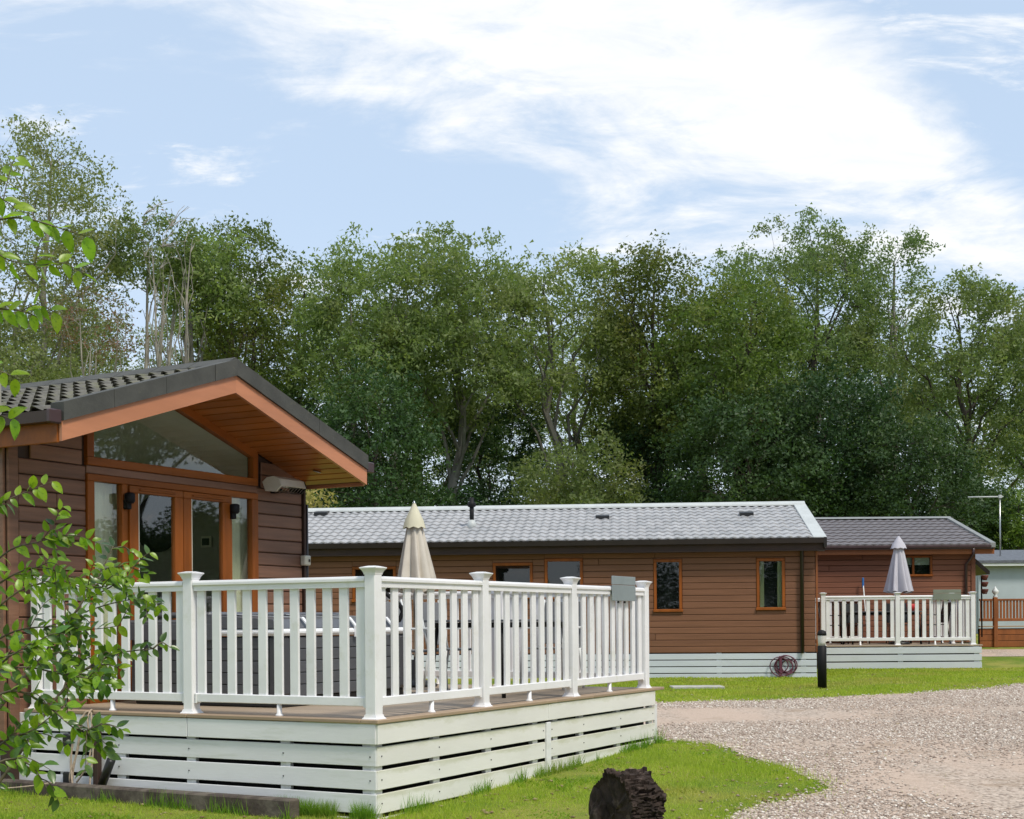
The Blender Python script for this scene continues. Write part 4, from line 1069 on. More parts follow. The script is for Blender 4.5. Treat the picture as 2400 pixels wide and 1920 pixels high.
c2.part('flue_flashing', lathe([(.11, -.05), (.09, .08), (.06, .16)], 12), 'ridge_pale', (s, y, z), parent=fl)
# hose
hs = Thing('garden_hose', (s2(1650), -.06, .36), 'purple garden hose coiled against the white skirt of the long chalet', 'hose', **F2)
hp = []
for k in range(150):
    a = k * .25; r = .17 + .045 * math.sin(k * .11 + 1); hp.append((s2(1650) + r * math.cos(a) * 1.0 + .08 * math.sin(k * .045), -.06 - .03 * math.sin(a * .5), .56 + r * math.sin(a) * .95))
hs.part('coil', tube(hp, .011, 5), 'hose'); hs.part('reel_hook', cbox(.05, .08, .5, .004), 'hose', (s2(1642), -.05, .5))
slab = ground_at(1466, 1449); single('paving_slab', cbox(.9, .5, .05, .01), 'concrete', (slab.x, slab.y, slab.z + .015), 'pale concrete slab set in the grass before the long chalet', 'slab')

# ------------------------------------------------------------------ the third chalet with its deck
Y3 = 33.0
c3 = Thing('holiday_chalet', (6.5, 36, .7), 'red-brown chalet with dark ribbed roof and orange eaves at the right', 'chalet')
XW = 10.95; X0 = -1.0; Z30, Z31 = .88, 2.98
w3 = (at(1903, 0, Y3).x, at(1963, 0, Y3).x, at(1930, 1214, Y3).z, at(1930, 1170, Y3).z)
nb3 = 16; zs3 = [Z30 + (Z31 - Z30) * i / nb3 for i in range(nb3 + 1)]
siding(c3, 4.6, XW, zs3, Y3, [w3], 'red_siding', .02, .009, lambda z: [5.9 + (int(z * 61) % 5) * .8], bev=.009)
c3.part('wall', cbox(XW - X0, .04, 2.4, 0), 'dark_brown', ((XW + X0) / 2, Y3 + .12, 1.95))
c3.part('wall', cbox(.04, 6.0, 2.3, 0), 'red_siding', (XW - .02, Y3 + 3.1, 1.9))
c3.part('wall', prism([(Y3 + .1, 2.9), (Y3 + 6, 2.9), (Y3 + 3, 3.85)], 'x', XW - .04, XW), 'red_siding')
c3.part('corner_trim', cbox(.10, .03, 2.1, .004), 'red_siding', (XW - .04, Y3 - .03, 1.93))
window(c3, w3[0], w3[1], w3[2], w3[3], Y3, .05, [at(1923, 0, Y3).x], blind=.17)
c3.part('eaves_fascia', cbox(XW + .38 - X0, .03, .15, .004), 'far_orange', ((XW + .38 + X0) / 2, Y3 - .26, 3.035))
c3.part('gutter', cbox(XW + .30 - X0, .09, .08, .02), 'brown_gutter', ((XW + .3 + X0) / 2, Y3 - .32, 3.14))
c3.part('eaves_soffit', cbox(XW + .3 - X0, .26, .02, 0), 'dark_brown', ((XW + .3 + X0) / 2, Y3 - .12, 2.985))
XE3 = XW + .38; y0, y1, z0, z1 = Y3 - .34, Y3 + 3.0, 3.17, 4.01
c3.part('roof', prism([(y0, z0 - .03), (y1, z1 - .03), (Y3 + 6.3, z0 - .03), (Y3 + 6.3, z0 - .10), (y1, z1 - .12), (y0, z0 - .10)], 'x', X0, XE3 - .03), 'dark_brown')
a3 = math.atan2(z1 - z0, y1 - y0); n3 = 9; g3 = math.hypot(z1 - z0, y1 - y0) / n3; tm3 = tile_mesh(.20, g3 + .01, .020, .030)
acc = [[] for _ in range(n3)]
for r in range(n3):
    for c in range(int((XE3 - 4.2) / .20)):
        acc[r].append((tm3, Matrix.Translation((XE3 - .12 - (c + 1) * .20, y0 + r * g3 * math.cos(a3), z0 + r * g3 * math.sin(a3))) @ Matrix.Rotation(a3, 4, 'X')))
for r in range(n3): c3.part('tile_row', joined(acc[r]), 'tile_brown')
c3.part('ridge_cap', prism([(y1 - .13, z1 + .02), (y1, z1 + .075), (y1 + .13, z1 + .02), (y1, z1 + .03)], 'x', X0, XE3), 'ridge_grey')
c3.part('verge_trim', prism([(y0 - .02, z0 - .06), (y0 - .02, z0 + .05), (y1, z1 + .06), (y1, z1 - .04)], 'x', XE3 - .12, XE3 + .0), 'ridge_grey')
c3.part('downpipe', tube([(XW - .12, Y3 - .32, 3.10), (XW - .12, Y3 - .30, 2.96), (XW - .22, Y3 - .06, 2.72), (XW - .22, Y3 - .06, .95)], .034), 'brown_gutter')
c3.part('porch_roof', prism([(XW + .0, 3.02), (XW + .50, 2.58), (XW + .50, 2.50), (XW + .44, 2.50), (XW, 2.90)], 'y', Y3 + .4, Y3 + 2.6), 'dark_gutter')
c3.part('porch_post', cbox(.08, .08, 1.9, .005), 'dark_brown', (XW + .10, Y3 + .5, 1.75))
c3.part('skirt', cbox(XW - X0, .05, .5, 0), 'far_white_board', ((XW + X0) / 2, Y3 + .1, .62))
# deck 3
D3Z = .886; XA, XB = 6.62, 10.10; Y30 = 30.0
k3 = Thing('timber_deck', ((XA + XB) / 2, 31.4, .4), 'farther deck with pale skirt boards before the red-brown chalet', 'deck')
for i in range(20):
    k3.part('deck_board', cbox(XB - XA + .04, .138, .026, .003), 'deck_board', ((XA + XB) / 2, Y30 + .07 + i * .145, D3Z - .013))
for zc in (.70, .54, .38, .22):
    k3.part('skirt_board', cbox(XB - XA, .022, .134, .003), 'far_white_board', ((XA + XB) / 2, Y30 + .01, zc + .07))
    k3.part('skirt_board', cbox(2.9, .022, .142, .003), 'far_white_board', (XB - .012, Y30 + 1.5, zc + .07), (0, 0, math.pi / 2))
for x in (XA + .1, (XA + XB) / 2, XB - .1): k3.part('batten', cbox(.11, .03, .62, .003), 'far_white_board', (x, Y30 + .042, .55))
k3.part('shade_sheet', cbox(XB - XA - .1, .02, .55, 0), 'shade_black', ((XA + XB) / 2, Y30 + .09, .55))  # black sheet in place of the shade under this deck
r3 = Thing('deck_railing', ((XA + XB) / 2, 31, D3Z), 'white railing of the farther deck with the lilac parasol', 'railing')
ps = [at(1734, 0, Y30).x, at(1891, 0, Y30).x, at(2050, 0, Y30).x]; ZR3, ZP3 = 1.955, 2.03
for x in ps: rail_post(r3, x, Y30 + .07, D3Z, ZP3)
rail_post(r3, ps[-1], Y30 + 1.5, D3Z, ZP3)
for a, b in zip(ps, ps[1:]): rail_bay(r3, (a, Y30 + .07), (b, Y30 + .07), D3Z, ZR3, .155)
rail_bay(r3, (ps[-1], Y30 + .07), (ps[-1], Y30 + 1.5), D3Z, ZR3, .155)
rail_bay(r3, (ps[-1], Y30 + 1.5), (ps[-1], Y30 + 2.9), D3Z, ZR3, .155)
rail_post(r3, ps[0], Y30 + 2.9, D3Z, ZP3); rail_bay(r3, (ps[0], Y30 + 2.9), (ps[0] + 1.6, Y30 + 2.9), D3Z, ZR3, .155)
hung_board(dict(org=(0, 0, 0), ang=0), (at(1995, 0, Y30).x, Y30 + .07, ZR3 + .02), (0, 0, 0), 'blank sage-green board hung on the farther deck rail', 'sage_board', .60, .22)
table(8.3, 31.3, D3Z, 0, 'garden table among black chairs on the farther deck', 1.6, .9)
lab3 = ['black garden chair at the left end of the farther deck table', 'black garden chair behind the left of the farther deck table', 'black garden chair behind the right of the farther deck table', 'black garden chair at the right end of the farther deck table']
fc = chair_proto('black_metal', 'black_plastic', lab3[0], (7.15, 31.2, D3Z), R_(80), 'garden chairs on the farther deck')
for (x, y, a), lb in zip(((7.9, 32.1, 5), (8.9, 32.1, -8), (9.45, 31.2, -85)), lab3[1:]): copy_thing(fc.o, (x, y, D3Z), R_(a), lb)
br = Thing('broom', (8.28, 32.6, D3Z), 'blue broom with white stick standing by the lilac parasol', 'broom')
br.part('stick', tube([(8.34, 32.7, D3Z), (8.28, 32.85, D3Z + 1.35)], .014, 6), 'white_paint'); br.part('head', cbox(.045, .04, .24, .01), 'blue_plastic', (8.275, 32.86, D3Z + 1.42))
bk = Thing('storage_tub', (9.0, 31.3, D3Z + .73), 'small red tub on the farther deck table', 'tub')
bk.part('body', lathe([(.08, 0), (.10, .16), (.09, .165)], 12), 'red_plastic', (8.95, 31.3, D3Z + .735))

# brown fence and white building at the right
fb = Thing('picket_fence', (12.6, 34, .75), 'brown stained timber fence with upright pales beside the farther deck', 'fence')
YF = 34.0; xa = at(2062, 0, YF).x
def zf(y, x=2110): return at(x, y, YF).z
fb.part('top_rail', cbox(4.2, .07, .05, .006), 'brown_fence', (xa + 2.1, YF, zf(1263)))
fb.part('lower_rail', cbox(4.2, .05, .07, .006), 'brown_fence', (xa + 2.1, YF, zf(1305)))
for i in range(52): fb.part('pale', cbox(.055, .018, zf(1263) - zf(1305), .003), 'brown_fence', (xa + .04 + i * .08, YF - .01, (zf(1263) + zf(1305)) / 2))
for x in (xa + .38, xa + 1.9, xa + 3.5): fb.part('post', cbox(.10, .10, zf(1258) - g(0, 34), .01), 'brown_fence', (x, YF - .02, (zf(1258) + g(0, 34)) / 2))
fb.part('capping', cbox(4.2, .14, .03, .004), 'deck_edge', (xa + 2.1, YF + .02, zf(1319)))
for i in range(3): fb.part('fence_board', cbox(4.2, .022, .14, .004), 'brown_fence', (xa + 2.1, YF + .0, zf(1330 + i * 13)))
fb.part('shade_sheet', cbox(4.2, .02, .5, 0), 'shade_black', (xa + 2.1, YF + .10, .95))  # shade behind the fence boards, painted as a black sheet
c4 = Thing('park_home', (17, 43, 1), 'pale blue-white park home with grey roof behind the brown fence', 'park home')
xw = at(2060, 0, 40).x; ze = at(2130, 1190, 40).z
c4.part('wall', cbox(10, .1, ze - .9, 0), 'white_render', (xw + 5, 40, (ze + .9) / 2)); c4.part('wall', cbox(.1, 6, ze - .9, 0), 'white_render', (xw + .05, 43.1, (ze + .9) / 2))
c4.part('fascia', cbox(10.4, .06, .16, .004), 'white_paint', (xw + 5.0, 39.75, ze + .05))
zr4 = at(2130, 1158, 43).z
c4.part('roof', prism([(39.7, ze + .13), (43.0, zr4), (46.3, ze + .13), (46.3, ze + .05), (43, zr4 - .08), (39.7, ze + .05)], 'x', xw - .25, xw + 10.2), 'slate_roof')
an = Thing('tv_aerial', (at(2107, 0, 41).x, 41, 2.9), 'thin grey television aerial mast with one horizontal boom', 'aerial')
pa = at(2107, 1046, 41)
an.part('mast', tube([(pa.x, 41, 2.6), (pa.x, 41, pa.z + .05)], .022, 6), 'steel')
an.part('boom', tube([(at(2040, 0, 41).x, 41, at(2040, 1047, 41).z), (pa.x + .1, 41, pa.z)], .022, 6), 'ridge_pale')
an.part('clamp', cbox(.09, .07, .10, .01), 'ridge_pale', (pa.x, 40.98, pa.z))
ln = Thing('lantern', (at(2099, 0, 33.9).x, 33.9, 1.9), 'white onion-shaped ornament on top of the brown fence', 'ornament')
ln.part('body', lathe([(.05, 0), (.055, .03), (.025, .06), (.075, .12), (.08, .16), (.03, .22), (.008, .27)], 14), 'white_paint', (at(2099, 0, 33.9).x, YF - .0, zf(1258) + .0))
hbk = Thing('flower_pot_tower', (at(2066, 0, 33.5).x, 33.5, .9), 'dark stand of small terracotta pots at the corner of the red-brown chalet', 'plant stand')
hx = at(2067, 0, 33.5).x
hbk.part('pole', tube([(hx, 33.5, 1.0), (hx, 33.5, at(2067, 1212, 33.5).z)], .02, 6), 'black_metal')
for y in (1218, 1232, 1247): hbk.part('pot', lathe([(.05, 0), (.09, .10), (.09, .12)], 10), 'terracotta', (hx + .06, 33.45, at(2067, y + 4, 33.5).z))

# bollard
bp_ = ground_at(1730, 1449.5); bl = Thing('bollard_light', (0, 0, 0), 'black bollard light with pale lens and domed cap on the grass', 'bollard', org=(bp_.x, bp_.y, bp_.z), ang=0)
bl.part('column', lathe([(.078, -.02), (.078, .73), (.070, .735)], 20), 'black_metal')
bl.part('lens', lathe([(.062, .735), (.066, .80), (.074, .90), (.074, .915)], 20), 'lens_plastic')
bl.part('cap', lathe([(.080, .915), (.080, .945), (.064, .985), (.03, 1.005), (.004, 1.01)], 20), 'black_metal')
fb2 = single('water_cover', cbox(.12, .10, .03, .005), 'black_plastic', (4.2, 15.9, g(0, 15.9) + .01), 'tiny black cover lying in the gravel drive', 'cover') if False else None

# ------------------------------------------------------------------ trees
def tree_meshes(seed, H, R, base, nclump, leaves, crad, lsize, mat_leaf, mat_bark, trunk_r=.2, shape=1.0, droop=.3, nlimb=9, shell=.6, stems=1, squash=.7, elong=1.0):
    rs = np.random.RandomState(seed)
    V = []; F = []; nodes = []
    def add(pts, r0, r1, seg):
        k = len(pts); rr = [r0 + (r1 - r0) * i / (k - 1) for i in range(k)]
        v, f = tube_arrays(pts, rr, seg); o = len(V); V.extend(v); F.extend([[o + i for i in q] for q in f])
        for p, r in zip(pts, rr): nodes.append((p.x, p.y, p.z, r))
    def env(f): # crown radius at height fraction f
        f = min(max(f, 0.0), 1.0)
        return R * max(0, 1 - abs(2 * f - .95) ** 2.9 * .93) ** .5 * (.82 + .18 * shape)
    for st in range(stems):
        off = Vector((rs.uniform(-.25, .25) * R, rs.uniform(-.2, .2) * R, 0)) if stems > 1 else Vector((0, 0, 0))
        lean = Vector((rs.uniform(-.12, .12) * H * .5, rs.uniform(-.1, .1) * H * .5, 0))
        top = off + lean + Vector((0, 0, H * rs.uniform(.84, .93)))
        tp = []
        for i in range(9):
            t = i / 8; p = off.lerp(top, t); w = R * .10 * math.sin(t * 3.1)
            tp.append(p + Vector((rs.uniform(-1, 1) * w, rs.uniform(-1, 1) * w, 0)) + Vector((0, 0, -.15 if i == 0 else 0)))
        tr = trunk_r / (stems ** .5); add(tp, tr * 1.15, tr * .16, 7)
        nl = max(3, nlimb // stems)
        for i in range(nl):
            t = .30 + .6 * (i + rs.rand() * .6) / nl; k = int(t * 8); p0 = tp[k].lerp(tp[min(8, k + 1)], t * 8 - k)
            a = i * 2.399 + rs.rand() * .8 + st * 1.3
            zt = min(H * .95, p0.z + (H - p0.z) * rs.uniform(.25, .8) * 1.0)
            er = env((zt - base) / (H - base)) * rs.uniform(.6, .9)
            p3 = Vector((math.cos(a) * er, math.sin(a) * er, zt)) + off * .4 + lean * (zt / H) * .6
            pts = []
            for j in range(6):
                u = j / 5; q = p0.lerp(p3, u) + Vector((0, 0, .12 * (p3 - p0).length * math.sin(u * math.pi)))
                q += Vector((rs.uniform(-1, 1), rs.uniform(-1, 1), rs.uniform(-1, 1))) * .05 * (p3 - p0).length * (1 if 0 < j < 5 else 0)
                pts.append(q)
            r0 = tr * (1 - t * .75) * .50; add(pts, r0, r0 * .22, 5)
    N = np.array(nodes); C = []
    tries = 0
    while len(C) < nclump and tries < nclump * 30:
        tries += 1
        f = rs.rand(); e = env(f)
        if rs.rand() > (e / R) ** 1.3 + .08: continue
        rr = e * (1 - (1 - rs.rand() ** .5) * (1 - shell * .5)); rr = e * (shell + (1 - shell) * rs.rand()) if rs.rand() < .72 else e * rs.rand() ** .6
        a = rs.rand() * 6.283
        wob = 1 + .22 * noise.noise(Vector((math.cos(a) * 1.7, math.sin(a) * 1.7, f * 4 + seed)))
        p = np.array([math.cos(a) * rr * wob, math.sin(a) * rr * wob, base + f * (H - base) * (1 + .04 * noise.noise(Vector((a * 2, seed, 0))))])
        if C and min(np.sum((np.array(C) - p) ** 2, 1)) < (crad * .55) ** 2: continue
        C.append(p)
    C = np.array(C)
    for c in C:
        d = np.sum((N[:, :3] - c) ** 2, 1) + 2.5 * np.maximum(N[:, 2] - c[2] + .2, 0) ** 2
        k = int(np.argmin(d)); a = Vector(N[k, :3]); b = Vector(c); m_ = a.lerp(b, .5) + Vector((rs.uniform(-.1, .1), rs.uniform(-.1, .1), .10)) * (b - a).length
        r0 = min(N[k, 3] * .6, .012 * (b - a).length + .012) if leaves > 50 else .020; v, f = tube_arrays([a, m_, b], [r0, r0 * .7, r0 * .5], 3)
        o = len(V); V.extend(v); F.extend([[o + i for i in q] for q in f])
    tm_ = bpy.data.meshes.new('trunk'); tm_.from_pydata([tuple(v) for v in V], [], F); tm_.materials.append(M[mat_bark])
    # leaves: small lobes around each clump, so that crowns have light and dark masses
    n = leaves; ci = rs.randint(0, len(C), n)
    sub = rs.randn(len(C), 7, 3) * crad * .62; sub[:, :, 2] *= squash
    si = rs.randint(0, 7, n)
    P = C[ci] + sub[ci, si] + rs.randn(n, 3) * np.array([crad * .30, crad * .30, crad * .22])
    rad = np.linalg.norm(P[:, :2] - C[ci][:, :2], axis=1); P[:, 2] -= droop * rad ** 1.3
    d = rs.randn(n, 3); d[:, 2] -= droop * 2; d /= np.linalg.norm(d, axis=1)[:, None]
    e2 = rs.randn(n, 3); e2 -= d * np.sum(d * e2, 1)[:, None]; e2 /= np.linalg.norm(e2, axis=1)[:, None]
    s = lsize * (.6 + .7 * rs.rand(n))[:, None]
    d = d * s * elong; w = e2 * s * .52; up = np.array([0, 0, 1.0]) * s * .12
    Q = np.stack([P - d * .5 + w * .75, P - d * .5 - w * .75, P + d * .6 + up], 1).reshape(-1, 3)
    lm = np_mesh('crown', Q, np.arange(n * 3).reshape(n, 3), mat_leaf)
    return tm_, lm
def plant_tree(name, meshes, x, y, label, group, cat='tree', rz=0.0, sc=(1, 1, 1)):
    t = Thing(name, (0, 0, 0), label, cat, group, org=(x, y, g(x, y) - .05), ang=rz)
    t.o.scale = sc
    for nm, me in zip(('trunk', 'crown'), meshes):
        o = bpy.data.objects.new(nm, me); COL.objects.link(o); o.parent = t.o
    return t
KIND = {  # leaf material, bark, leaf size, clump radius, droop, elongation
    'oak': ('leaf_oak', 'bark_dark', .165, .95, .05, 1.0), 'dark': ('leaf_dark', 'bark_dark', .160, .80, .10, 1.0),
    'ash': ('leaf_ash', 'bark_grey', .150, .98, .30, 1.45), 'mid': ('leaf_mid', 'bark_dark', .150, .88, .22, 1.25),
    'birch': ('leaf_birch', 'bark_pale', .125, .72, .45, 1.1), 'rowan': ('leaf_rowan', 'bark_pale', .105, .36, .1, 1.0),
    'yellow': ('leaf_yellow', 'bark_dark', .10, .34, .2, 1.0), 'lime': ('leaf_lime', 'bark_dark', .13, .5, .2, 1.1)}
BANK = {}
def tree(name, kind, cx, top, hw, Y, basey, dens, label, cat='tree', group='trees in the belt behind the chalets', seed=0, stems=1, shape=.6, nlimb=9, bark=None, shell=.6, key=None, leafk=1.0):
    Y = Y * 1.5 if Y > 36 else Y
    p = at(cx, top, Y); gz = g(p.x, Y); H = p.z - gz; R = hw * (1.30 if kind in ('ash', 'oak', 'mid') else 1.15) / FD * Y; base = max(.4, at(cx, basey, Y).z - gz)
    lm, bk_, ls, cr, dr, el = KIND[kind]
    if key in BANK:
        ms, H0, R0 = BANK[key]; return plant_tree(name, ms, p.x, Y, label, group, cat, seed * 1.7, (R / R0, R / R0, H / H0))
    ncl = int(min(620, max(25, 1.05 * 2 * R * (H - base) / cr ** 2 * dens))); nle = min(60000, max(3, int(ncl * 112 * leafk * (cr / .62) ** 1.75)))
    ms = tree_meshes(seed + 11, H, R, base, ncl, nle, cr, ls, lm, bark or bk_, max(.06, H * (.017 if leafk > .1 else .010)), shape, dr, nlimb, shell, stems, .7, el)
    if key: BANK[key] = (ms, H, R)
    return plant_tree(name, ms, p.x, Y, label, group, cat, 0, (1, 1, 1))

tree('birch_tree', 'birch', 50, 258, 195, 42, 860, 1.0, 'tall airy yellow-green birch at the left edge of the picture', seed=1, stems=2, shape=.4, nlimb=14)
tree('rowan_tree', 'rowan', 205, 615, 95, 38, 760, .8, 'small rowan with thin reddish-brown foliage above the near chalet roof', seed=2, stems=4, nlimb=10, leafk=.45)
tree('slender_tree', 'mid', 318, 452, 78, 44, 590, .9, 'slender tree with pale bare stems and green only at its top', seed=3, stems=3, nlimb=9, bark='bark_pale')
tree('bare_tree', 'rowan', 368, 415, 62, 41, 560, .7, 'almost leafless grey tree whose dead twigs stand above the canopy', seed=4, stems=2, nlimb=26, bark='bark_pale', leafk=.002)
tree('willow_tree', 'ash', 430, 505, 68, 45, 640, 1.0, 'light green drooping tree beside the dead twigs', seed=5, stems=1)
tree('oak_tree', 'oak', 508, 472, 105, 47, 800, 1.15, 'dark green oak with a rounded top right of the dead twigs', seed=6, nlimb=11)
tree('oak_tree', 'oak', 632, 548, 78, 50, 900, .85, 'oak with gaps in its crown behind the near chalet gable', seed=7, nlimb=10)
tree('ash_tree', 'ash', 800, 510, 130, 46, 860, 1.15, 'left part of the broad olive-green ash pair above the gable', seed=8, stems=2, nlimb=14)
tree('ash_tree', 'ash', 960, 492, 150, 47, 880, 1.20, 'tallest broad olive-green ash near the middle of the picture', seed=9, nlimb=14)
tree('ash_tree', 'ash', 1190, 532, 130, 49, 880, 1.15, 'olive ash with a rounded crown right of the middle', seed=10, nlimb=12)
tree('oak_tree', 'oak', 1385, 520, 105, 48, 950, 1.15, 'tall dark oak between the olive ash and the broad dark oak', seed=12, nlimb=13)
tree('oak_tree', 'oak', 1550, 590, 125, 45, 950, 1.35, 'broad dark oak with a sloping right shoulder', seed=13, nlimb=13)
tree('ash_tree', 'mid', 1690, 465, 150, 53, 850, 1.05, 'highest ash on the right with a wide domed top', seed=14, nlimb=13)
tree('ash_tree', 'mid', 1880, 486, 82, 54, 880, .62, 'thin see-through ash right of the highest one', seed=15, nlimb=12, stems=2, bark='bark_pale')
tree('ash_tree', 'mid', 2035, 592, 132, 49, 980, .95, 'spreading ash with dark limbs near the right edge', seed=16, nlimb=13)
tree('ash_tree', 'mid', 2185, 625, 80, 50, 1000, .8, 'ash cut by the right edge of the picture', seed=17, nlimb=9)
# understorey
tree('holly_tree', 'dark', 780, 780, 115, 42, 1150, 1.7, 'dense dark evergreen right beside the near chalet gable', seed=18, shape=.8, key='dk1')
tree('understorey_tree', 'dark', 1010, 830, 120, 50, 1100, 1.0, 'dark understorey tree below the tallest olive ash', seed=19, key='dk2')
tree('understorey_tree', 'mid', 1220, 925, 105, 44, 1090, 1.2, 'fresh green understorey tree above the flue of the long chalet roof', seed=20)
tree('understorey_tree', 'dark', 1370, 850, 120, 49, 1100, 1.1, 'dark understorey tree under the tall dark oak', seed=21, key='dk2')
tree('understorey_tree', 'dark', 1580, 820, 150, 43, 1110, 1.5, 'dark understorey tree under the broad dark oak', seed=22, key='dk3')
tree('understorey_tree', 'dark', 1760, 770, 140, 44, 1120, 1.5, 'large dark bushy tree above the ridge end of the long chalet', seed=23, key='dk4')
tree('understorey_tree', 'dark', 1910, 880, 130, 43, 1130, 1.5, 'dark bushy tree sloping down above the red-brown chalet', seed=24, key='dk3')
tree('understorey_tree', 'dark', 2050, 1010, 90, 46, 1150, 1.3, 'low dark tree behind the television aerial', seed=25, key='dk1')
tree('understorey_tree', 'dark', 500, 740, 120, 52, 1000, .9, 'dark gappy tree low behind the near roof', seed=26, key='dk2')
tree('understorey_tree', 'dark', 640, 830, 110, 49, 1000, 1.0, 'dark tree showing just right of the chalet gable apex', seed=27, key='dk2')
tree('understorey_tree', 'birch', 60, 720, 130, 40, 1000, 1.3, 'low yellow-green bushy tree at the left edge above the roof', seed=28)
tree('golden_shrub', 'yellow', 655, 1022, 42, 34, 1130, 1.6, 'yellowing shrub between the near chalet corner and the long roof', 'shrub', 'shrubs behind the chalets', seed=29, stems=2)
tree('green_shrub', 'lime', 2150, 1030, 48, 45, 1150, 1.6, 'yellow-green shrub at the right edge above the park home', 'shrub', 'shrubs behind the chalets', seed=30)
hed = [(700, 1010, 100, 46), (900, 1035, 120, 47), (1080, 1045, 110, 48), (1300, 1035, 120, 47), (1480, 1040, 110, 46), (1680, 990, 120, 47), (1850, 1010, 110, 45), (2010, 1030, 100, 48), (2170, 1090, 80, 49)]
hl = ['right of the near chalet gable', 'behind the beige parasol', 'behind the flue pipe', 'behind the middle of the long roof', 'left of the right-hand roof vent', 'behind the ridge end of the long roof', 'behind the dark ribbed roof', 'left of the television aerial', 'at the right edge behind the park home']
for (cx, tp, hw, Y), w in zip(hed, hl):
    tree('holly_bush', 'dark', cx, tp, hw, Y, 1200, 1.8, 'low dark green bush in the belt ' + w, 'shrub', 'dark bushes under the trees', seed=31 + cx % 7, key='hb' if cx != 700 else 'hb', shape=.9)
bk2 = [(150, 640, 120), (420, 660, 130), (900, 640, 170), (1250, 690, 160), (1500, 700, 150), (1750, 680, 150), (2080, 720, 150)]
bl2 = ['behind the rowan', 'behind the dark oak', 'behind the two broad ashes', 'behind the middle ash', 'behind the sloping oak', 'behind the highest ash', 'behind the right-hand ash']
for (cx, tp, hw), w in zip(bk2, bl2):
    tree('distant_tree', 'mid', cx, tp, hw, 72, 1050, .75, 'more distant grey-green tree seen through gaps ' + w, group='distant trees behind the belt', seed=50 + cx % 5, key='dist')
# trees that stand outside the frame (they show in the glass; those behind the camera are added to darken windows and surroundings)
outs = [(21, 18, 14), (26.5, 23, 15), (23, 12, 12), (31, 31, 16), (19, 7, 11), (4, -13, 13), (10, -17, 14), (-3, -16, 13), (16, -10, 14), (-13, 2, 12)]
where = ['right of the drive, reflected in the chalet doors', 'farther right of the drive, reflected in the gable window', 'right of the drive beside the camera', 'far along the right of the drive', 'close on the right of the camera',
         'straight behind the camera', 'behind the camera on its right', 'behind the camera on its left', 'right behind the camera by the drive', 'left of the camera beside the chalet']
src = [BANK['dist'], BANK['dk2'], BANK['dist']]
for i, (x, y, h) in enumerate(outs):
    ms, H0, R0 = src[i % 3]
    plant_tree('unseen_tree', ms, x, y, 'leafy tree outside the picture, ' + where[i], 'trees around the camera', 'tree', i * 1.1, (4.0 / R0, 4.0 / R0, h / H0))

msb, H0, R0 = BANK['hb']  # unseen bushes, added to darken the reflections in the glass
for i, (x, y) in enumerate(((18, 13), (21, 17), (24, 20), (20, 22.5), (27, 25), (24, 30), (17, 9), (14, -9), (6, -13), (-1, -14))):
    plant_tree('added_bush', msb, x, y, 'added dark bush outside the picture, ' + ['beside the drive nearest the doors', 'second along the right of the drive', 'third along the right of the drive', 'far back right of the drive', 'fourth along the right of the drive', 'at the far right of the drive', 'right of the camera', 'behind the camera on the right', 'straight behind the camera', 'behind the camera on the left'][i],
               'added bushes around the camera', 'shrub', i * 2.1, (2.6 / R0, 2.6 / R0, 4.2 / H0))
# ------------------------------------------------------------------ leafy sapling close to the camera, left
def leaf_mesh(fold, curl, n=5):
    V = []; F = []
    for i in range(n + 1):
        t = i / n; w = .27 * math.sin(math.pi * t ** .8) ** .8 * (1 if 0 < i < n else 0); z = -curl * t * t
        V += [(-w, t, z + w * fold), (0, t, z), (w, t, z + w * fold)]
    for i in range(n):
        a = i * 3
        F += [[a, a + 1, a + 4, a + 3], [a + 1, a + 2, a + 5, a + 4]]
    me = bpy.data.meshes.new('leaf'); me.from_pydata(V, [], F); me.polygons.foreach_set('use_smooth', [True] * len(F)); return me
LM = [leaf_mesh(f, c) for f, c in ((.35, .25), (.15, .45), (.5, .12), (.25, -.1))]
LMD = [m.copy() for m in LM]
for m in LM: m.materials.append(M['leaf_near'])
for m in LMD: m.materials.append(M['leaf_near_dark'])
sap = Thing('leafy_shrub', (-3.3, 6.2, 0), 'bright green leafy shrub reaching in at the left edge before the deck', 'shrub')
NL = [0]; rest = []; leaves_all = []
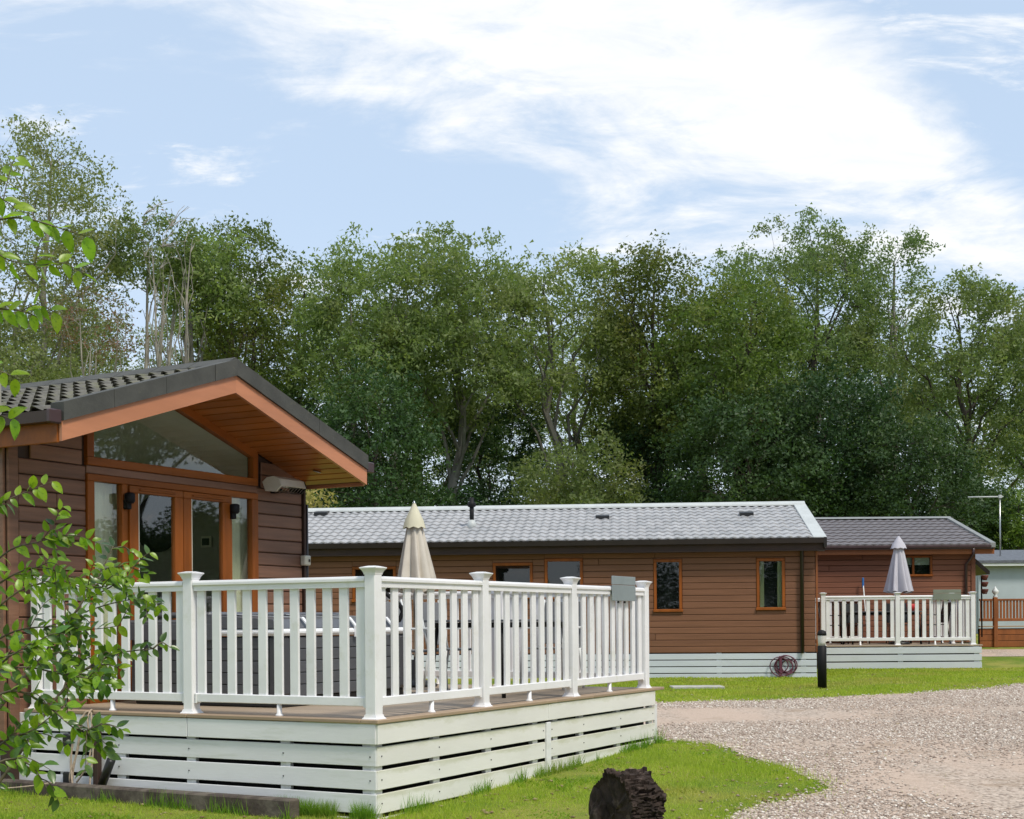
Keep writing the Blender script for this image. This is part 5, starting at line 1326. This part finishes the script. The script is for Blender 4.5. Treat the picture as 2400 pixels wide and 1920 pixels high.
def twig(pts, size, dark, spacing=.6, r=.004, hang=.5, sub=0):
    P = smooth_path(pts, 5); L = len(P)
    sap.part('branch', tube(P, [r * (1 - .75 * i / L) for i in range(L)], 5), 'twig_green', (0, 0, 0))
    acc_ = 0; side = 1
    for i in range(1, L):
        seg_ = (P[i] - P[i - 1]); acc_ += seg_.length
        while acc_ > size * spacing:
            acc_ -= size * spacing; side *= -1; d = seg_.normalized(); p = P[i]
            sv = d.cross(Vector((0, 1, .15))).normalized() * side
            ld = (d * rnd.uniform(.4, .9) + sv * rnd.uniform(.6, 1.0) + Vector((rnd.uniform(-.3, .3), rnd.uniform(-.5, .5), -hang * rnd.uniform(.2, 1.0)))).normalized()
            nrm = (Vector((rnd.uniform(-.5, .5), -rnd.uniform(.1, 1.0), rnd.uniform(.3, 1.0)))).normalized()
            xx = ld.cross(nrm).normalized(); nn = xx.cross(ld)
            s = size * rnd.uniform(.7, 1.15)
            mx = Matrix((xx * s, ld * s, nn * s)).transposed().to_4x4(); mx.translation = p
            leaves_all.append((s, mx, dark > rnd.random()))
    end = P[-1]; d = (P[-1] - P[-2]).normalized()
    for k in range(int(sub * 1.9)):
        i = rnd.randint(L // 3, L - 1); a = P[i]; dd = (P[i] - P[i - 1]).normalized()
        off = Vector((rnd.uniform(-.4, 1.0), rnd.uniform(-.5, .5), rnd.uniform(-.7, .8))).normalized()
        q = a + (dd * .5 + off).normalized() * rnd.uniform(.06, .20)
        twig([a, a.lerp(q, .5) + Vector((0, 0, .015)), q + Vector((0, 0, -.02))], size * .9, dark, spacing, r * .5, hang)
def A(pts, Y, dy=0): return [at(x, y, Y + dy * i) for i, (x, y) in enumerate(pts)]
sz = .067
twig(A([(-60, 1560), (40, 1440), (120, 1345), (185, 1250), (215, 1200), (240, 1150)], 6.0, .05), sz * .85, .45, .38, .009, .3, 5)
twig(A([(185, 1262), (250, 1225), (300, 1175), (318, 1163)], 6.2), sz * .8, .35, .38, .004, .3, 1)
twig(A([(150, 1300), (220, 1275), (280, 1262), (312, 1262)], 6.3), sz * .85, .5, .38, .004, .3, 2)
twig(A([(-60, 1720), (30, 1600), (110, 1480), (165, 1420), (240, 1378), (322, 1366)], 5.9, .06), sz * .85, .6, .38, .009, .5, 6)
twig(A([(-60, 1330), (40, 1245), (120, 1228), (200, 1238), (262, 1222)], 6.0), sz * .85, .15, .38, .005, .2, 5)
twig(A([(-60, 1230), (20, 1160), (80, 1142), (118, 1132)], 5.7), sz * .9, .05, .38, .005, .2, 3)
twig(A([(-60, 1270), (30, 1210), (90, 1195), (150, 1215)], 5.8), sz * .85, .1, .38, .005, .2, 4)
twig(A([(-60, 1420), (50, 1405), (130, 1420), (212, 1432)], 5.8), sz * .9, .4, .38, .006, .4, 5)
twig(A([(-60, 1380), (30, 1330), (110, 1320), (190, 1325), (250, 1318)], 6.1), sz * .85, .5, .38, .005, .3, 5)
twig(A([(-60, 1500), (20, 1455), (90, 1480), (150, 1530), (185, 1545)], 5.6), sz * .95, .6, .38, .006, .4, 4)
twig(A([(-60, 1620), (10, 1560), (70, 1535), (140, 1480)], 5.7), sz * .95, .5, .38, .006, .4, 3)
twig(A([(-60, 1640), (10, 1600), (60, 1610), (85, 1640)], 5.3), sz, .4, .6, .006, .4, 2)
twig(A([(-60, 1480), (0, 1400), (40, 1370), (70, 1360)], 5.4), sz, .5, .38, .006, .4, 4)
twig(A([(-60, 1090), (0, 1060), (60, 1035), (112, 1014)], 5.6), sz * .9, .05, .38, .004, .5)
twig(A([(-60, 1055), (-10, 1065), (20, 1060)], 5.6), sz * .8, .1, .38, .004, .5)
twig(A([(-80, 470), (0, 462), (60, 460), (130, 480), (188, 498)], 4.6), sz * 1.15, .0, .42, .005, .95)
twig(A([(-80, 430), (-20, 405), (20, 425), (40, 440)], 4.7), sz, .0, .38, .004, .5, 1)
twig(A([(-80, 500), (-20, 520), (30, 550), (105, 560)], 4.7), sz, .05, .38, .004, .7, 2)
twig(A([(-80, 640), (0, 650), (50, 655), (85, 668)], 4.6), sz * 1.05, .0, .38, .004, .6, 1)
twig(A([(-80, 770), (-20, 775), (25, 790), (42, 800)], 4.6), sz * 1.05, .0, .38, .004, .6)
twig(A([(-80, 860), (-10, 872), (20, 880), (45, 880)], 4.6), sz, .0, .38, .004, .8)
# main stems (outside the frame, left)
sap.part('stem', tube(smooth_path([(-3.25, 6.2, -.05), at(-90, 1560, 6.0), at(-90, 1200, 5.8), at(-120, 900, 5.0), at(-110, 470, 4.6)]), [.035] * 10 + [.02] * 15, 8), 'twig_green')
leaves_all.sort(key=lambda q: -q[0])
for i, (s, mx, dk) in enumerate(leaves_all[:300]):
    me = (LMD if dk else LM)[i % 4]
    o = bpy.data.objects.new('leaf', me); COL.objects.link(o); o.parent = sap.o
    o.matrix_local = Matrix.Translation(-sap.base) @ mx
for dk, mats in ((True, 'leaf_near_dark'), (False, 'leaf_near')):
    js = [(LM[i % 4], mx) for i, (s, mx, d) in enumerate(leaves_all[300:]) if d == dk]
    if js:
        me = joined(js); me.polygons.foreach_set('use_smooth', [True] * len(me.polygons))
        sap.part('foliage', me, mats, (0, 0, 0), kind='stuff')
print('leaves', len(leaves_all), 'objects', len(bpy.data.objects))
